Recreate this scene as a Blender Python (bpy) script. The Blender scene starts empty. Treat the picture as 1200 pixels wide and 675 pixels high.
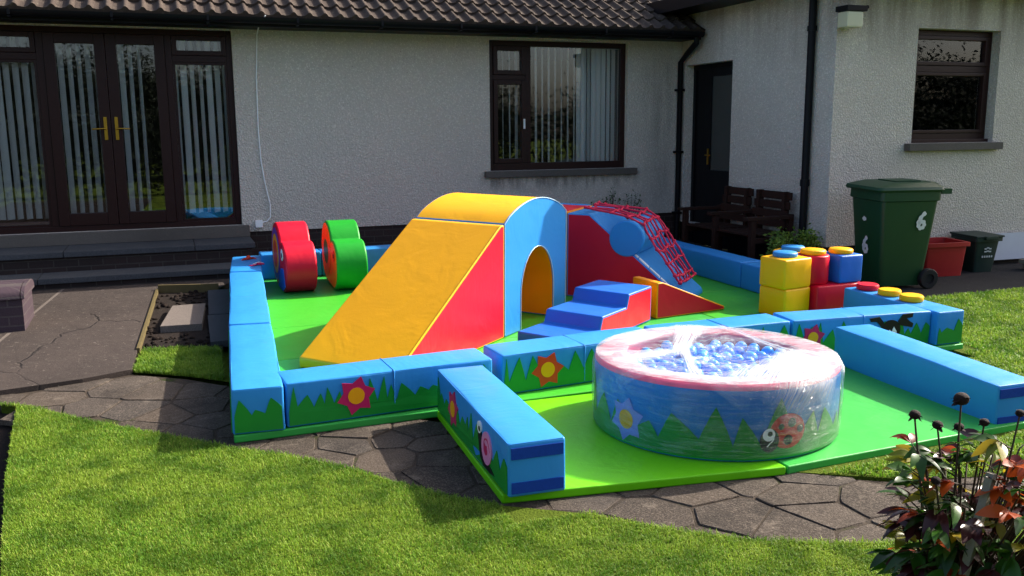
import bpy, bmesh, math, random
import numpy as np
from mathutils import Vector, Matrix, noise
random.seed(7); rng=np.random.default_rng(7)
R=math.radians
S=bpy.context.scene; COL=S.collection
SL=.025; Y0=4.9
def G(y): return SL*max(0.0,y-Y0)          # the garden rises gently towards the house

# ------------------------------------------------------------------ materials
def lin(h):
    h=h.lstrip('#'); c=[int(h[i:i+2],16)/255 for i in (0,2,4)]
    return tuple(x/12.92 if x<=.04045 else ((x+.055)/1.055)**2.4 for x in c)+(1,)
class NT:
    def __init__(s,name):
        s.m=bpy.data.materials.new(name); s.m.use_nodes=True; s.t=s.m.node_tree; s.n=s.t.nodes; s.l=s.t.links
        s.b=s.n['Principled BSDF']; s.o=s.n['Material Output']
    def add(s,t,**k):
        n=s.n.new(t)
        for a,v in k.items():
            if a.startswith('i_'): n.inputs[a[2:].replace('_',' ')].default_value=v
            else: setattr(n,a,v)
        return n
    def link(s,a,b): s.l.new(a,b)
    def coord(s,scale=(1,1,1),kind='Object'):
        tc=s.add('ShaderNodeTexCoord'); mp=s.add('ShaderNodeMapping'); mp.inputs['Scale'].default_value=scale
        s.link(tc.outputs[kind],mp.inputs['Vector']); return mp.outputs[0]
    def noise(s,vec,scale,detail=4,rough=.55,dist=0):
        n=s.add('ShaderNodeTexNoise'); n.inputs['Scale'].default_value=scale; n.inputs['Detail'].default_value=detail
        n.inputs['Roughness'].default_value=rough; n.inputs['Distortion'].default_value=dist
        s.link(vec,n.inputs['Vector']); return n.outputs['Fac']
    def vor(s,vec,scale,feature='F1',rand=1):
        n=s.add('ShaderNodeTexVoronoi',feature=feature); n.inputs['Scale'].default_value=scale; n.inputs['Randomness'].default_value=rand
        s.link(vec,n.inputs['Vector']); return n
    def ramp(s,fac,stops):
        n=s.add('ShaderNodeValToRGB'); e=n.color_ramp.elements
        while len(e)<len(stops): e.new(.5)
        for k,(p,c) in enumerate(stops):
            e[k].position=p; e[k].color=c if len(c)==4 else tuple(c)+(1,)
        s.link(fac,n.inputs[0]); return n.outputs[0]
    def mix(s,f,a,b,mode='MIX'):
        n=s.add('ShaderNodeMix',data_type='RGBA',blend_type=mode)
        for v,i in ((f,0),(a,6),(b,7)):
            if isinstance(v,(int,float,tuple)): n.inputs[i].default_value=v
            else: s.link(v,n.inputs[i])
        return n.outputs[2]
    def math(s,op,a,b=0):
        n=s.add('ShaderNodeMath',operation=op)
        for v,i in ((a,0),(b,1)):
            if isinstance(v,(int,float)): n.inputs[i].default_value=v
            else: s.link(v,n.inputs[i])
        return n.outputs[0]
    def bump(s,h,strength=.3,dist=.01,prev=None):
        n=s.add('ShaderNodeBump'); n.inputs['Strength'].default_value=strength; n.inputs['Distance'].default_value=dist
        s.link(h,n.inputs['Height'])
        if prev is not None: s.link(prev,n.inputs['Normal'])
        return n.outputs[0]
    def fin(s,color=None,rough=None,normal=None,spec=None,**k):
        b=s.b
        for v,i in ((color,'Base Color'),(rough,'Roughness'),(normal,'Normal'),(spec,'Specular IOR Level')):
            if v is None: continue
            if isinstance(v,(int,float,tuple)): b.inputs[i].default_value=v
            else: s.link(v,b.inputs[i])
        for a,v in k.items(): b.inputs[a.replace('_',' ')].default_value=v
        return s.m
def scl(c,f): return tuple(min(1,x*f) for x in c[:3])+(1,)

def vinyl(name,hexc,rough=.42,wr=.35):
    t=NT(name); c=lin(hexc); v=t.coord()
    n1=t.noise(v,3.5,2,.5,1.2); n2=t.noise(t.coord((9,9,3)),5,3,.55,.6); n3=t.noise(v,420,2)
    col=t.mix(t.noise(v,2.2,3),scl(c,.9),scl(c,1.08))
    dirt=t.ramp(t.noise(v,14,6,.7),[(.62,(0,0,0)),(.8,(1,1,1))])
    col=t.mix(t.math('MULTIPLY',dirt,.025),col,lin('#8a8478'))
    wv=t.add('ShaderNodeTexWave'); wv.inputs['Scale'].default_value=7; wv.inputs['Distortion'].default_value=9; wv.inputs['Detail'].default_value=2; wv.inputs['Detail Scale'].default_value=.6; t.link(v,wv.inputs['Vector'])
    msk=t.ramp(t.noise(v,2.6,2),[(.5,(0,0,0)),(.68,(1,1,1))]); b=t.bump(t.math('MULTIPLY',wv.outputs['Fac'],msk),wr*.08,.01); b=t.bump(n1,wr*.55,.03,b); b=t.bump(n2,wr*.25,.01,b); b=t.bump(n3,.1,.0006,b)
    rr=t.math('ADD',t.math('MULTIPLY',t.noise(v,9,4),.18),rough-.09)
    return t.fin(col,rr,b,.27)
def flat_vinyl(name,hexc,rough=.45):
    t=NT(name); v=t.coord(); c=lin(hexc)
    return t.fin(t.mix(t.noise(v,6,3),scl(c,.9),scl(c,1.08)),rough,t.bump(t.noise(v,7,3),.2,.01),.4)
def plain(name,hexc,rough=.5,var=.12,metal=0,spec=.5,bs=0,nscale=8):
    t=NT(name); v=t.coord(); c=lin(hexc)
    col=t.mix(t.noise(v,nscale,5),scl(c,1-var),scl(c,1+var))
    nrm=t.bump(t.noise(v,nscale*6,4),bs,.006) if bs else None
    return t.fin(col,rough,nrm,spec,Metallic=metal)

M={}
M['sky_blue']=vinyl('sky blue vinyl','#2f8ad2'); M['royal_blue']=vinyl('royal blue vinyl','#2268c8')
M['yellow']=vinyl('yellow vinyl','#ffb400'); M['red']=vinyl('red vinyl','#dc1230'); M['ramp_yellow']=vinyl('warm yellow vinyl','#feae00',.42,.28); M['deep_yellow']=vinyl('deep yellow vinyl','#f59600')
M['lime']=vinyl('lime green vinyl','#6cc80c',.42,.55); M['mat_green']=vinyl('mid green vinyl','#45b02f',.42,.3); M['mat_green2']=vinyl('green vinyl','#3aa845',.42,.3)
M['green']=vinyl('leaf green vinyl','#1f9e2a'); M['orange']=vinyl('orange vinyl','#f07a10')
M['purple']=flat_vinyl('purple print','#6a3aa0'); M['grass_print']=flat_vinyl('grass green print','#128a2c')
M['pink_print']=flat_vinyl('magenta print','#c51a5a'); M['red_print']=flat_vinyl('orange red print','#d83a1c'); M['yellow_print']=flat_vinyl('golden print','#f5a406')
M['palepink']=flat_vinyl('pale pink print','#e58ab4'); M['black_print']=flat_vinyl('black print','#101014'); M['white_print']=flat_vinyl('white print','#f0f0ee')
M['violet_print']=flat_vinyl('violet print','#8a86d4'); M['blue_print']=flat_vinyl('blue print','#2a62cc'); M['ladybird_red']=flat_vinyl('ladybird red print','#c81818')
M['velcro']=plain('navy hook tape','#15409c',.9,.2,0,.2,.5,60)
M['rim_pink']=vinyl('pink red vinyl','#df5f86'); M['pool_blue']=vinyl('pool blue vinyl','#2b7fcf')
M['rope']=plain('red rope','#d8284a',.75,.25,0,.3,.6,40)
M['piping']=flat_vinyl('pale piping','#bcd8ee',.4); M['white_strip']=flat_vinyl('white tape','#e8e8e6',.5)
M['upvc']=plain('rosewood upvc','#2a1310',.4,.2,0,.25,.1,30)
M['black_pvc']=plain('black pvc','#0b0b10',.5,.15,0,.2); M['dark_wood']=plain('dark stained wood','#301c15',.7,.3,0,.2,.3,20)
M['brass']=plain('brass','#c79a3a',.3,.1,1)
M['blind']=None
t=NT('blind fabric'); t.fin(lin('#f1f1ef'),.8,None,.2); M['blind']=t.m
t=NT('room interior'); t.fin(lin('#4a4440'),.9,None,.1); M['room']=t.m
t=NT('carpet'); t.fin(lin('#3b2a22'),.95,None,.1); M['carpet']=t.m
def glass(name,tint=(.93,.95,.95,1),base=.035):
    t=NT(name); t.n.remove(t.b)
    tr=t.add('ShaderNodeBsdfTransparent'); tr.inputs[0].default_value=tint
    gl=t.add('ShaderNodeBsdfGlossy'); gl.inputs['Roughness'].default_value=.015
    b=t.bump(t.noise(t.coord((1,1,1)),1.5,2),.012,.05); t.link(b,gl.inputs['Normal'])
    fr=t.add('ShaderNodeFresnel'); fr.inputs[0].default_value=1.5
    f=t.math('ADD',t.math('MULTIPLY',fr.outputs[0],1.25),base)
    mx=t.add('ShaderNodeMixShader'); t.link(f,mx.inputs[0]); t.link(tr.outputs[0],mx.inputs[1]); t.link(gl.outputs[0],mx.inputs[2])
    t.link(mx.outputs[0],t.o.inputs[0]); return t.m
M['glass']=glass('window glass')
M['frost']=None
t=NT('obscured glass'); v=t.coord(); t.fin(lin('#3a3c3a'),.25,t.bump(t.noise(v,60,3),.5,.004),.6); M['frost']=t.m

# pebbledash render
t=NT('pebbledash render'); v=t.coord()
vo=t.vor(v,52); n=t.noise(v,34,5,.75); big=t.noise(v,.9,4,.6)
st=t.noise(t.coord((3.5,3.5,.35)),1.4,5,.6)
col=t.ramp(n,[(.33,lin('#7d746b')),(.47,lin('#dcd2c6')),(.64,lin('#fbf4e8'))])
col=t.mix(t.ramp(vo.outputs['Distance'],[(.1,(0,0,0)),(.55,(1,1,1))]),col,lin('#c9bfb3'))
col=t.mix(t.math('MULTIPLY',t.ramp(big,[(.35,(0,0,0)),(.7,(1,1,1))]),.3),col,lin('#b9aea2'))
sep=t.add('ShaderNodeSeparateXYZ'); t.link(v,sep.inputs[0])
hi=t.add('ShaderNodeMapRange'); hi.inputs[1].default_value=2.2; hi.inputs[2].default_value=2.95; t.link(sep.outputs[2],hi.inputs[0])
wm=t.add('ShaderNodeMapRange'); wm.inputs[1].default_value=6.35; wm.inputs[2].default_value=6.42; wm.inputs[3].default_value=.15; t.link(sep.outputs[0],wm.inputs[0])
stain=t.math('MULTIPLY',t.math('MULTIPLY',t.math('MULTIPLY',hi.outputs[0],wm.outputs[0]),t.ramp(st,[(.38,(0,0,0)),(.62,(1,1,1))])),.7)
col=t.mix(stain,col,lin('#6a584c'))
def band_(out,a,b,c,d):
    m1=t.add('ShaderNodeMapRange',interpolation_type='SMOOTHSTEP'); m1.inputs[1].default_value=a; m1.inputs[2].default_value=b; t.link(out,m1.inputs[0])
    m2=t.add('ShaderNodeMapRange',interpolation_type='SMOOTHSTEP'); m2.inputs[1].default_value=c; m2.inputs[2].default_value=d; m2.inputs[3].default_value=1; m2.inputs[4].default_value=0; t.link(out,m2.inputs[0])
    return t.math('MULTIPLY',m1.outputs[0],m2.outputs[0])
dn=t.ramp(t.noise(t.coord((6,6,1.6)),1.6,5,.65),[(.42,(0,0,0)),(.62,(1,1,1))])
drip=t.math('MULTIPLY',t.math('MULTIPLY',band_(sep.outputs[0],3.55,3.7,5.65,5.85),band_(sep.outputs[2],.78,1.0,1.04,1.1)),dn)
drip2=t.math('MULTIPLY',t.math('MULTIPLY',band_(sep.outputs[0],5.7,6.05,6.15,6.35),band_(sep.outputs[2],.3,.9,2.3,2.8)),t.ramp(t.noise(t.coord((5,5,.8)),1.2,4,.6),[(.3,(0,0,0)),(.6,(1,1,1))]))
col=t.mix(t.math('MULTIPLY',drip,.55),col,lin('#3c3733')); col=t.mix(t.math('MULTIPLY',drip2,.35),col,lin('#3f3c3c'))
hgt=t.math('ADD',t.math('MULTIPLY',vo.outputs['Distance'],-1),t.math('MULTIPLY',n,.7))
M['render']=t.fin(col,.92,t.bump(hgt,.9,.012),.2)
# dark bricks
def bricks(name,c1,c2,mort,scale=1,axes='xz'):
    t=NT(name); v=t.coord()
    sp=t.add('ShaderNodeSeparateXYZ'); t.link(v,sp.inputs[0]); cb=t.add('ShaderNodeCombineXYZ')
    t.link(t.math('ADD',sp.outputs[0],sp.outputs[1]),cb.inputs[0]); t.link(sp.outputs[2],cb.inputs[1])
    b=t.add('ShaderNodeTexBrick'); t.link(cb.outputs[0],b.inputs[0])
    for k,val in (('Color1',lin(c1)),('Color2',lin(c2)),('Mortar',lin(mort)),('Scale',1.0),('Mortar Size',.006),('Brick Width',.225),('Row Height',.075)): b.inputs[k].default_value=val
    col=t.mix(t.noise(v,9,5),b.outputs[0],lin(c1)); 
    return t.fin(col,.7,t.bump(t.math('SUBTRACT',t.noise(v,50,4),b.outputs[1]),.5,.006),.3)
M['base_brick']=bricks('dark base brick','#2a201e','#3a2a26','#4c4640'); M['blue_brick']=bricks('purple brick','#3d3038','#4a3a40','#5b5450')
t=NT('concrete roof tile'); v=t.coord(); c=t.mix(t.noise(v,3,6,.7),lin('#352c29'),lin('#54483f'))
c=t.mix(t.ramp(t.noise(v,22,6,.75),[(.55,(0,0,0)),(.7,(1,1,1))]),c,lin('#6c6355'))
M['tile']=t.fin(c,.9,t.bump(t.noise(v,90,4),.4,.006),.2)
def concrete(name,a,b,rough=.93,bs=.5,scale=1.0,lichen=.25,cracks=0):
    t=NT(name); v=t.coord()
    c=t.mix(t.noise(v,2.2*scale,7,.65),lin(a),lin(b))
    g=t.noise(v,140,3,.8); c=t.mix(t.ramp(g,[(.42,(0,0,0)),(.7,(1,1,1))]),c,scl(lin(b),1.35))
    l=t.ramp(t.noise(v,18,6,.7),[(.6,(0,0,0)),(.74,(1,1,1))]); c=t.mix(t.math('MULTIPLY',l,lichen),c,lin('#8d867a'))
    c=t.mix(t.math('MULTIPLY',t.ramp(t.noise(v,1.1,6,.7),[(.45,(0,0,0)),(.7,(1,1,1))]),.4),c,scl(lin(a),.6))
    h=t.math('ADD',t.math('MULTIPLY',g,.4),t.noise(v,9,5))
    if cracks:
        nz=t.add('ShaderNodeTexNoise'); nz.inputs['Scale'].default_value=1.8; nz.inputs['Detail'].default_value=6; t.link(v,nz.inputs['Vector']); mv=t.add('ShaderNodeMix',data_type='VECTOR'); mv.inputs[0].default_value=.35; t.link(v,mv.inputs[4]); t.link(nz.outputs['Color'],mv.inputs[5])
        e=t.vor(mv.outputs[1],.8,'DISTANCE_TO_EDGE'); k=t.math('MULTIPLY',t.ramp(e.outputs['Distance'],[(0,(1,1,1)),(.006,(0,0,0))]),t.ramp(t.noise(v,.9,2),[(.45,(0,0,0)),(.5,(1,1,1))]))
        c=t.mix(t.math('MULTIPLY',k,.8),c,lin('#1b1715')); c=t.mix(t.math('MULTIPLY',t.ramp(t.noise(t.coord((1,1,1)),30,4,.8),[(.63,(0,0,0)),(.68,(1,1,1))]),.6),c,lin('#9a9084')); h=t.math('SUBTRACT',h,k)
    return t.fin(c,rough,t.bump(h,bs,.012),.25)
M['patio']=concrete('patio concrete','#272120','#443b36',.93,.7,1.4,.35,1); M['slab']=concrete('paving slab','#4e4742','#6f655e'); M['step']=concrete('step concrete','#2f3236','#4a4c50')
M['drive']=concrete('asphalt','#1a1a1c','#2a2a2c'); M['cill']=concrete('stone cill','#4b4540','#66605a')
t=NT('flagstone'); v=t.coord(); gi=t.add('ShaderNodeNewGeometry')
c=t.ramp(gi.outputs['Random Per Island'],[(0,lin('#352d27')),(.35,lin('#453b32')),(.6,lin('#4a423c')),(.85,lin('#56493d')),(1,lin('#3d3835'))])
c=t.mix(t.math('MULTIPLY',t.noise(v,5,7,.7),.6),c,lin('#211b17'))
g=t.noise(v,110,3,.8); c=t.mix(t.math('MULTIPLY',t.ramp(g,[(.48,(0,0,0)),(.7,(1,1,1))]),.7),c,lin('#7a6f64'))
c=t.mix(t.math('MULTIPLY',t.ramp(t.noise(v,6.5,6,.78),[(.55,(0,0,0)),(.68,(1,1,1))]),.65),c,lin('#756a5e')); c=t.mix(t.math('MULTIPLY',t.ramp(t.noise(v,3.1,5,.7),[(.52,(0,0,0)),(.66,(1,1,1))]),.5),c,lin('#1f1a17'))
h=t.math('ADD',t.math('MULTIPLY',t.noise(v,14,7,.72),.8),t.math('MULTIPLY',g,.3)); M['flag']=t.fin(c,.92,t.bump(h,.8,.02),.25)
t=NT('path mortar'); v=t.coord(); c=t.mix(t.noise(v,12,6,.75),lin('#1b1612'),lin('#54493e')); c=t.mix(t.ramp(t.noise(v,3.4,4),[(.56,(0,0,0)),(.68,(1,1,1))]),c,lin('#333b16')); M['mortar']=t.fin(c,.95,t.bump(t.noise(v,60,5,.75),.8,.015),.2)
M['soil']=concrete('dark soil','#120d0a','#241a14',1,1,3,.08)
t=NT('turf'); v=t.coord(); M['turf']=t.fin(t.mix(t.noise(v,14,6,.7),lin('#3c4a12'),lin('#5a6a1c')),1,t.bump(t.noise(v,80,4),.8,.02),.1)
t=NT('grass blade'); v=t.coord(); gi=t.add('ShaderNodeNewGeometry')
c=t.ramp(gi.outputs['Random Per Island'],[(0,lin('#457619')),(.45,lin('#689823')),(.8,lin('#86a832')),(1,lin('#aeb058'))])
c=t.mix(t.ramp(t.noise(v,1.5,5,.65),[(.35,(0,0,0)),(.68,(1,1,1))]),c,t.mix(.55,c,lin('#9fb03c')))
c=t.mix(t.math('MULTIPLY',t.ramp(t.noise(v,4.5,4,.6),[(.46,(0,0,0)),(.62,(1,1,1))]),.7),c,lin('#3a660e'))
t.fin(c,.55,None,.3)
tl=t.add('ShaderNodeBsdfTranslucent'); t.link(c,tl.inputs[0]); mx=t.add('ShaderNodeMixShader'); mx.inputs[0].default_value=.35
t.link(t.b.outputs[0],mx.inputs[1]); t.link(tl.outputs[0],mx.inputs[2]); t.link(mx.outputs[0],t.o.inputs[0]); M['blade']=t.m
def leafmat(name,a,b,tr=.3,rough=.35):
    t=NT(name); v=t.coord(); gi=t.add('ShaderNodeNewGeometry'); c=t.mix(gi.outputs['Random Per Island'],lin(a),lin(b))
    t.fin(c,rough,None,.5); tl=t.add('ShaderNodeBsdfTranslucent'); t.link(c,tl.inputs[0]); mx=t.add('ShaderNodeMixShader'); mx.inputs[0].default_value=tr
    t.link(t.b.outputs[0],mx.inputs[1]); t.link(tl.outputs[0],mx.inputs[2]); t.link(mx.outputs[0],t.o.inputs[0]); return t.m
M['leaf_dark']=leafmat('dark peony leaf','#1c3c12','#42701f',.45); M['leaf_olive']=leafmat('yellowing leaf','#64761a','#a8901e',.5); M['leaf_red']=leafmat('reddened leaf','#7a2412','#cc5c1e',.5)
M['leaf_purple']=leafmat('purple brown leaf','#2a1014','#4a1c1a',.25,.3)
M['tree_leaf']=leafmat('tree leaf','#0d170a','#18260f',.1,.9); M['shrub_leaf']=leafmat('shrub leaf','#4a6a1c','#86a03a',.3,.5)
M['stem']=plain('plant stem','#3a2a18',.7,.3); M['seed']=plain('dry seed head','#22100c',.8,.4,0,.3,.8,60); M['bark']=plain('bark','#2c231b',.9,.3,0,.2,.6,12)
M['stake']=plain('weathered stake','#7d7668',.85,.25,0,.2,.5,30)
M['bin']=plain('dark green plastic','#163f22',.45,.1,0,.45,.15,30); M['rubber']=plain('black rubber','#0c0c0e',.7,.1); M['paint']=plain('white paint marks','#d6d8d4',.7,.05)
M['redbox']=plain('red plastic crate','#a31618',.5,.12,0,.45,.15,20); M['greenbox']=plain('green black plastic','#0f2a24',.5,.1)
M['white_board']=plain('white board','#b9bdc6',.6,.08); M['wood']=plain('grey timber','#8a8170',.85,.2,0,.2,.4,20); M['edge_wood']=plain('edging timber','#5f5335',.85,.25,0,.2,.4,20)
M['cable']=plain('white cable','#f4f4f2',.5,.03); M['ball']=None
t=NT('blue plastic ball'); gi=t.add('ShaderNodeObjectInfo'); t.fin(t.mix(gi.outputs['Random'],lin('#1690f2'),lin('#3eb2fa')),.3,None,.35); M['ball']=t.m
t=NT('lamp diffuser'); t.fin(lin('#c9c6a8'),.3,None,.5); M['diffuser']=t.m
M['lace']=plain('lace curtain','#dfe2e4',.9,.15); M['vase']=plain('cream china','#d8d4c4',.3,.04)
M['logo']=plain('white print on plastic','#b5bab8',.6,.05)
# cling film: clear stretched plastic with whitish stretch lines
def film(name,base,amp,thr,gloss=.45):
    t=NT(name); v=t.coord((1,1,1)); tc=t.add('ShaderNodeTexCoord')
    uv=t.add('ShaderNodeMapping'); uv.inputs['Scale'].default_value=(2,26,1); t.link(tc.outputs['UV'],uv.inputs[0])
    s1=t.noise(uv.outputs[0],2.2,5,.7,.8)
    uv2=t.add('ShaderNodeMapping'); uv2.inputs['Scale'].default_value=(3,60,1); uv2.inputs['Rotation'].default_value=(0,0,.12); t.link(tc.outputs['UV'],uv2.inputs[0])
    s2=t.noise(uv2.outputs[0],1.6,3,.6,.4); s3=t.noise(v,5,5,.65,.8)
    w=t.math('ADD',t.math('MULTIPLY',s1,.5),t.math('ADD',t.math('MULTIPLY',s2,.25),t.math('MULTIPLY',s3,.45)))
    f=t.ramp(w,[(thr,(base,)*3),(thr+.22,(amp,)*3)])
    bmp=t.bump(s1,.9,.02); bmp=t.bump(s2,.6,.008,bmp); bmp=t.bump(s3,.8,.03,bmp); bmp=t.bump(t.noise(v,45,3),.3,.004,bmp)
    t.fin(lin('#f4f7fb'),.3,bmp,.5)
    tr=t.add('ShaderNodeBsdfTransparent'); mx=t.add('ShaderNodeMixShader'); t.link(f,mx.inputs[0]); t.link(tr.outputs[0],mx.inputs[1]); t.link(t.b.outputs[0],mx.inputs[2])
    gl=t.add('ShaderNodeBsdfGlossy'); gl.inputs['Roughness'].default_value=.12; t.link(bmp,gl.inputs['Normal'])
    fr=t.add('ShaderNodeFresnel'); fr.inputs[0].default_value=1.45; t.link(bmp,fr.inputs['Normal'])
    m2=t.add('ShaderNodeMixShader'); t.link(t.math('MULTIPLY',fr.outputs[0],gloss),m2.inputs[0]); t.link(mx.outputs[0],m2.inputs[1]); t.link(gl.outputs[0],m2.inputs[2])
    t.link(m2.outputs[0],t.o.inputs[0]); return t.m
M['film']=film('cling film',.012,.26,.55); M['film_top']=film('cling film over the rim',.16,.8,.50); M['film_mouth']=film('cling film over the mouth',.02,.55,.54,.2)
t=NT('bunched cling film'); tc=t.add('ShaderNodeTexCoord'); at=t.add('ShaderNodeAttribute',attribute_name='op')
mp=t.add('ShaderNodeMapping'); mp.inputs['Scale'].default_value=(1.2,30,1); t.link(tc.outputs['UV'],mp.inputs[0]); s1=t.noise(mp.outputs[0],1.5,5,.75,.5)
f=t.math('MULTIPLY',at.outputs['Fac'],t.ramp(s1,[(.36,(.12,.12,.12)),(.62,(1,1,1))])); t.fin(lin('#f6f8fb'),.3,t.bump(s1,.5,.006),.5)
tr=t.add('ShaderNodeBsdfTransparent'); mx=t.add('ShaderNodeMixShader'); t.link(f,mx.inputs[0]); t.link(tr.outputs[0],mx.inputs[1]); t.link(t.b.outputs[0],mx.inputs[2]); t.link(mx.outputs[0],t.o.inputs[0]); M['film_fold']=t.m

# ------------------------------------------------------------------ mesh helpers
def tag(o,label=None,cat=None,group=None,kind=None):
    if label: o['label']=label
    if cat: o['category']=cat
    if group: o['group']=group
    if kind: o['kind']=kind
    return o
def empty(name,loc=(0,0,0),rz=0):
    o=bpy.data.objects.new(name,None); COL.objects.link(o); o.location=loc; o.rotation_euler=(0,0,rz); o.empty_display_size=.1; return o
def put(o,x,y,rz=0,dz=0):
    """stand a thing on the sloping garden"""
    s=math.atan(SL) if y>Y0-.05 else 0
    o.rotation_mode='XYZ'
    o.matrix_basis=Matrix.Translation((x,y,G(y)+dz))@Matrix.Rotation(s,4,'X')@Matrix.Rotation(rz,4,'Z')
    return o
def link(name,me,mats,parent=None,smooth=None,wn=False):
    for m in (mats if isinstance(mats,(list,tuple)) else [mats]): me.materials.append(M[m] if isinstance(m,str) else m)
    o=bpy.data.objects.new(name,me); COL.objects.link(o)
    if parent is not None: o.parent=parent
    if smooth is not None:
        me.polygons.foreach_set('use_smooth',[True]*len(me.polygons)); me.set_sharp_from_angle(angle=R(smooth))
    else: me.polygons.foreach_set('use_smooth',[False]*len(me.polygons))
    if wn:
        md=o.modifiers.new('wn','WEIGHTED_NORMAL'); md.keep_sharp=True; md.weight=60
    return o
class MB:
    def __init__(s): s.v=[]; s.f=[]; s.m=[]
    def add(s,vs,fs,mi=0):
        b=len(s.v); s.v+= [tuple(p) for p in vs]
        for f in fs: s.f.append(tuple(b+i for i in f)); s.m.append(mi)
        return s
    def box(s,x0,x1,y0,y1,z0,z1,mi=0,rot=None,c=None):
        vs=[Vector((x,y,z)) for x in (x0,x1) for y in (y0,y1) for z in (z0,z1)]
        if rot is not None:
            c=Vector(c) if c else Vector(((x0+x1)/2,(y0+y1)/2,(z0+z1)/2)); vs=[c+rot@(p-c) for p in vs]
        return s.add(vs,[(0,1,3,2),(4,6,7,5),(0,4,5,1),(2,3,7,6),(0,2,6,4),(1,5,7,3)],mi)
    def tube(s,pts,r,n=8,mi=0,cap=True,closed=False):
        pts=[Vector(p) for p in pts]; rs=r if isinstance(r,(list,tuple)) else [r]*len(pts); vs=[]; fs=[]
        prev=None
        for i,p in enumerate(pts):
            a=pts[max(i-1,0)]; b=pts[min(i+1,len(pts)-1)]; d=(b-a).normalized() if (b-a).length>1e-9 else Vector((0,0,1))
            if prev is None:
                u=d.cross(Vector((0,0,1)) if abs(d.z)<.9 else Vector((1,0,0))).normalized()
            else: u=(prev-d*prev.dot(d)).normalized()
            prev=u; w=d.cross(u)
            for k in range(n):
                t=2*math.pi*k/n; vs.append(p+(u*math.cos(t)+w*math.sin(t))*rs[i])
        for i in range(len(pts)-1):
            for k in range(n): fs.append((i*n+k,i*n+(k+1)%n,(i+1)*n+(k+1)%n,(i+1)*n+k))
        if cap: fs.append(tuple(range(n-1,-1,-1))); fs.append(tuple((len(pts)-1)*n+k for k in range(n)))
        return s.add(vs,fs,mi)
    def lathe(s,prof,n=32,c=(0,0,0),mi=0,close=True):
        vs=[];fs=[]
        for (r,z) in prof:
            for k in range(n):
                t=2*math.pi*k/n; vs.append((c[0]+r*math.cos(t),c[1]+r*math.sin(t),c[2]+z))
        for i in range(len(prof)-1):
            for k in range(n): fs.append((i*n+k,i*n+(k+1)%n,(i+1)*n+(k+1)%n,(i+1)*n+k))
        if close: fs.append(tuple(range(n-1,-1,-1))); fs.append(tuple((len(prof)-1)*n+k for k in range(n)))
        return s.add(vs,fs,mi)
    def sphere(s,c,r,n=12,m=8,mi=0,sc=(1,1,1)):
        prof=[]; vs=[];fs=[]
        for i in range(m+1):
            a=math.pi*i/m
            for k in range(n):
                t=2*math.pi*k/n; vs.append((c[0]+r*sc[0]*math.sin(a)*math.cos(t),c[1]+r*sc[1]*math.sin(a)*math.sin(t),c[2]-r*sc[2]*math.cos(a)))
        for i in range(m):
            for k in range(n): fs.append((i*n+k,i*n+(k+1)%n,(i+1)*n+(k+1)%n,(i+1)*n+k))
        return s.add(vs,fs,mi)
    def mesh(s,name,clean=False,recalc=True):
        me=bpy.data.meshes.new(name); me.from_pydata(s.v,[],s.f); me.polygons.foreach_set('material_index',s.m)
        if recalc or clean:
            bm=bmesh.new(); bm.from_mesh(me)
            if clean: bmesh.ops.remove_doubles(bm,verts=bm.verts,dist=1e-5)
            bmesh.ops.recalc_face_normals(bm,faces=bm.faces); bm.to_mesh(me); bm.free()
        return me
    def build(s,name,mats,parent=None,bevel=0,smooth=None,clean=False,seg=2,wn=None):
        me=s.mesh(name,clean)
        if bevel:
            bm=bmesh.new(); bm.from_mesh(me)
            ed=[e for e in bm.edges if len(e.link_faces)==2 and e.calc_face_angle(0)>R(30)]
            bmesh.ops.bevel(bm,geom=ed,offset=bevel,segments=seg,profile=.6,affect='EDGES',clamp_overlap=True)
            bm.to_mesh(me); bm.free()
            if smooth is None: smooth=40
            if wn is None: wn=True
        return link(name,me,mats,parent,smooth,bool(wn))
def softbox(name,L,W,H,mats,parent=None,r=.014,bulge=.002,seed=0,origin=(0,0,0),wob=.0012,face_mat=None):
    """padded block: rounded box with slight pillow bulge; sits on origin, x 0..L, y 0..W, z 0..H"""
    def axis(h):
        n=max(4,int(2*h/.09)); inner=np.linspace(-h+r,h-r,n)
        return np.concatenate(([-h,-h+r*.2,-h+r*.5],inner,[h-r*.5,h-r*.2,h]))
    hs=(L/2,W/2,H/2); ax=[axis(h) for h in hs]; mb=MB()
    for d in range(3):
        a,b=[k for k in range(3) if k!=d]
        for sg in (-1,1):
            na,nb=len(ax[a]),len(ax[b]); vs=[];fs=[]
            for i in range(na):
                for j in range(nb):
                    p=[0,0,0]; p[d]=sg*hs[d]; p[a]=ax[a][i]; p[b]=ax[b][j]
                    inn=[max(-hs[k]+r,min(hs[k]-r,p[k])) for k in range(3)]
                    dv=Vector([p[k]-inn[k] for k in range(3)])
                    q=Vector(inn)+dv.normalized()*r
                    u=ax[a][i]/hs[a]; v=ax[b][j]/hs[b]; m=(1-u**6)*(1-v**6)
                    nz=noise.noise(Vector((q.x*4+seed*7.3,q.y*4,q.z*4+d*5)))
                    q[d]+=sg*m*(bulge*(1-u*u*.5)*(1-v*v*.5)+wob*nz)
                    vs.append((q.x+L/2+origin[0],q.y+W/2+origin[1],q.z+H/2+origin[2]))
            for i in range(na-1):
                for j in range(nb-1): fs.append((i*nb+j,i*nb+j+1,(i+1)*nb+j+1,(i+1)*nb+j))
            mi=0
            if face_mat: mi=face_mat.get((d,sg),0)
            mb.add(vs,fs,mi)
    me=mb.mesh(name,clean=True); return link(name,me,mats,parent,180)
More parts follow.
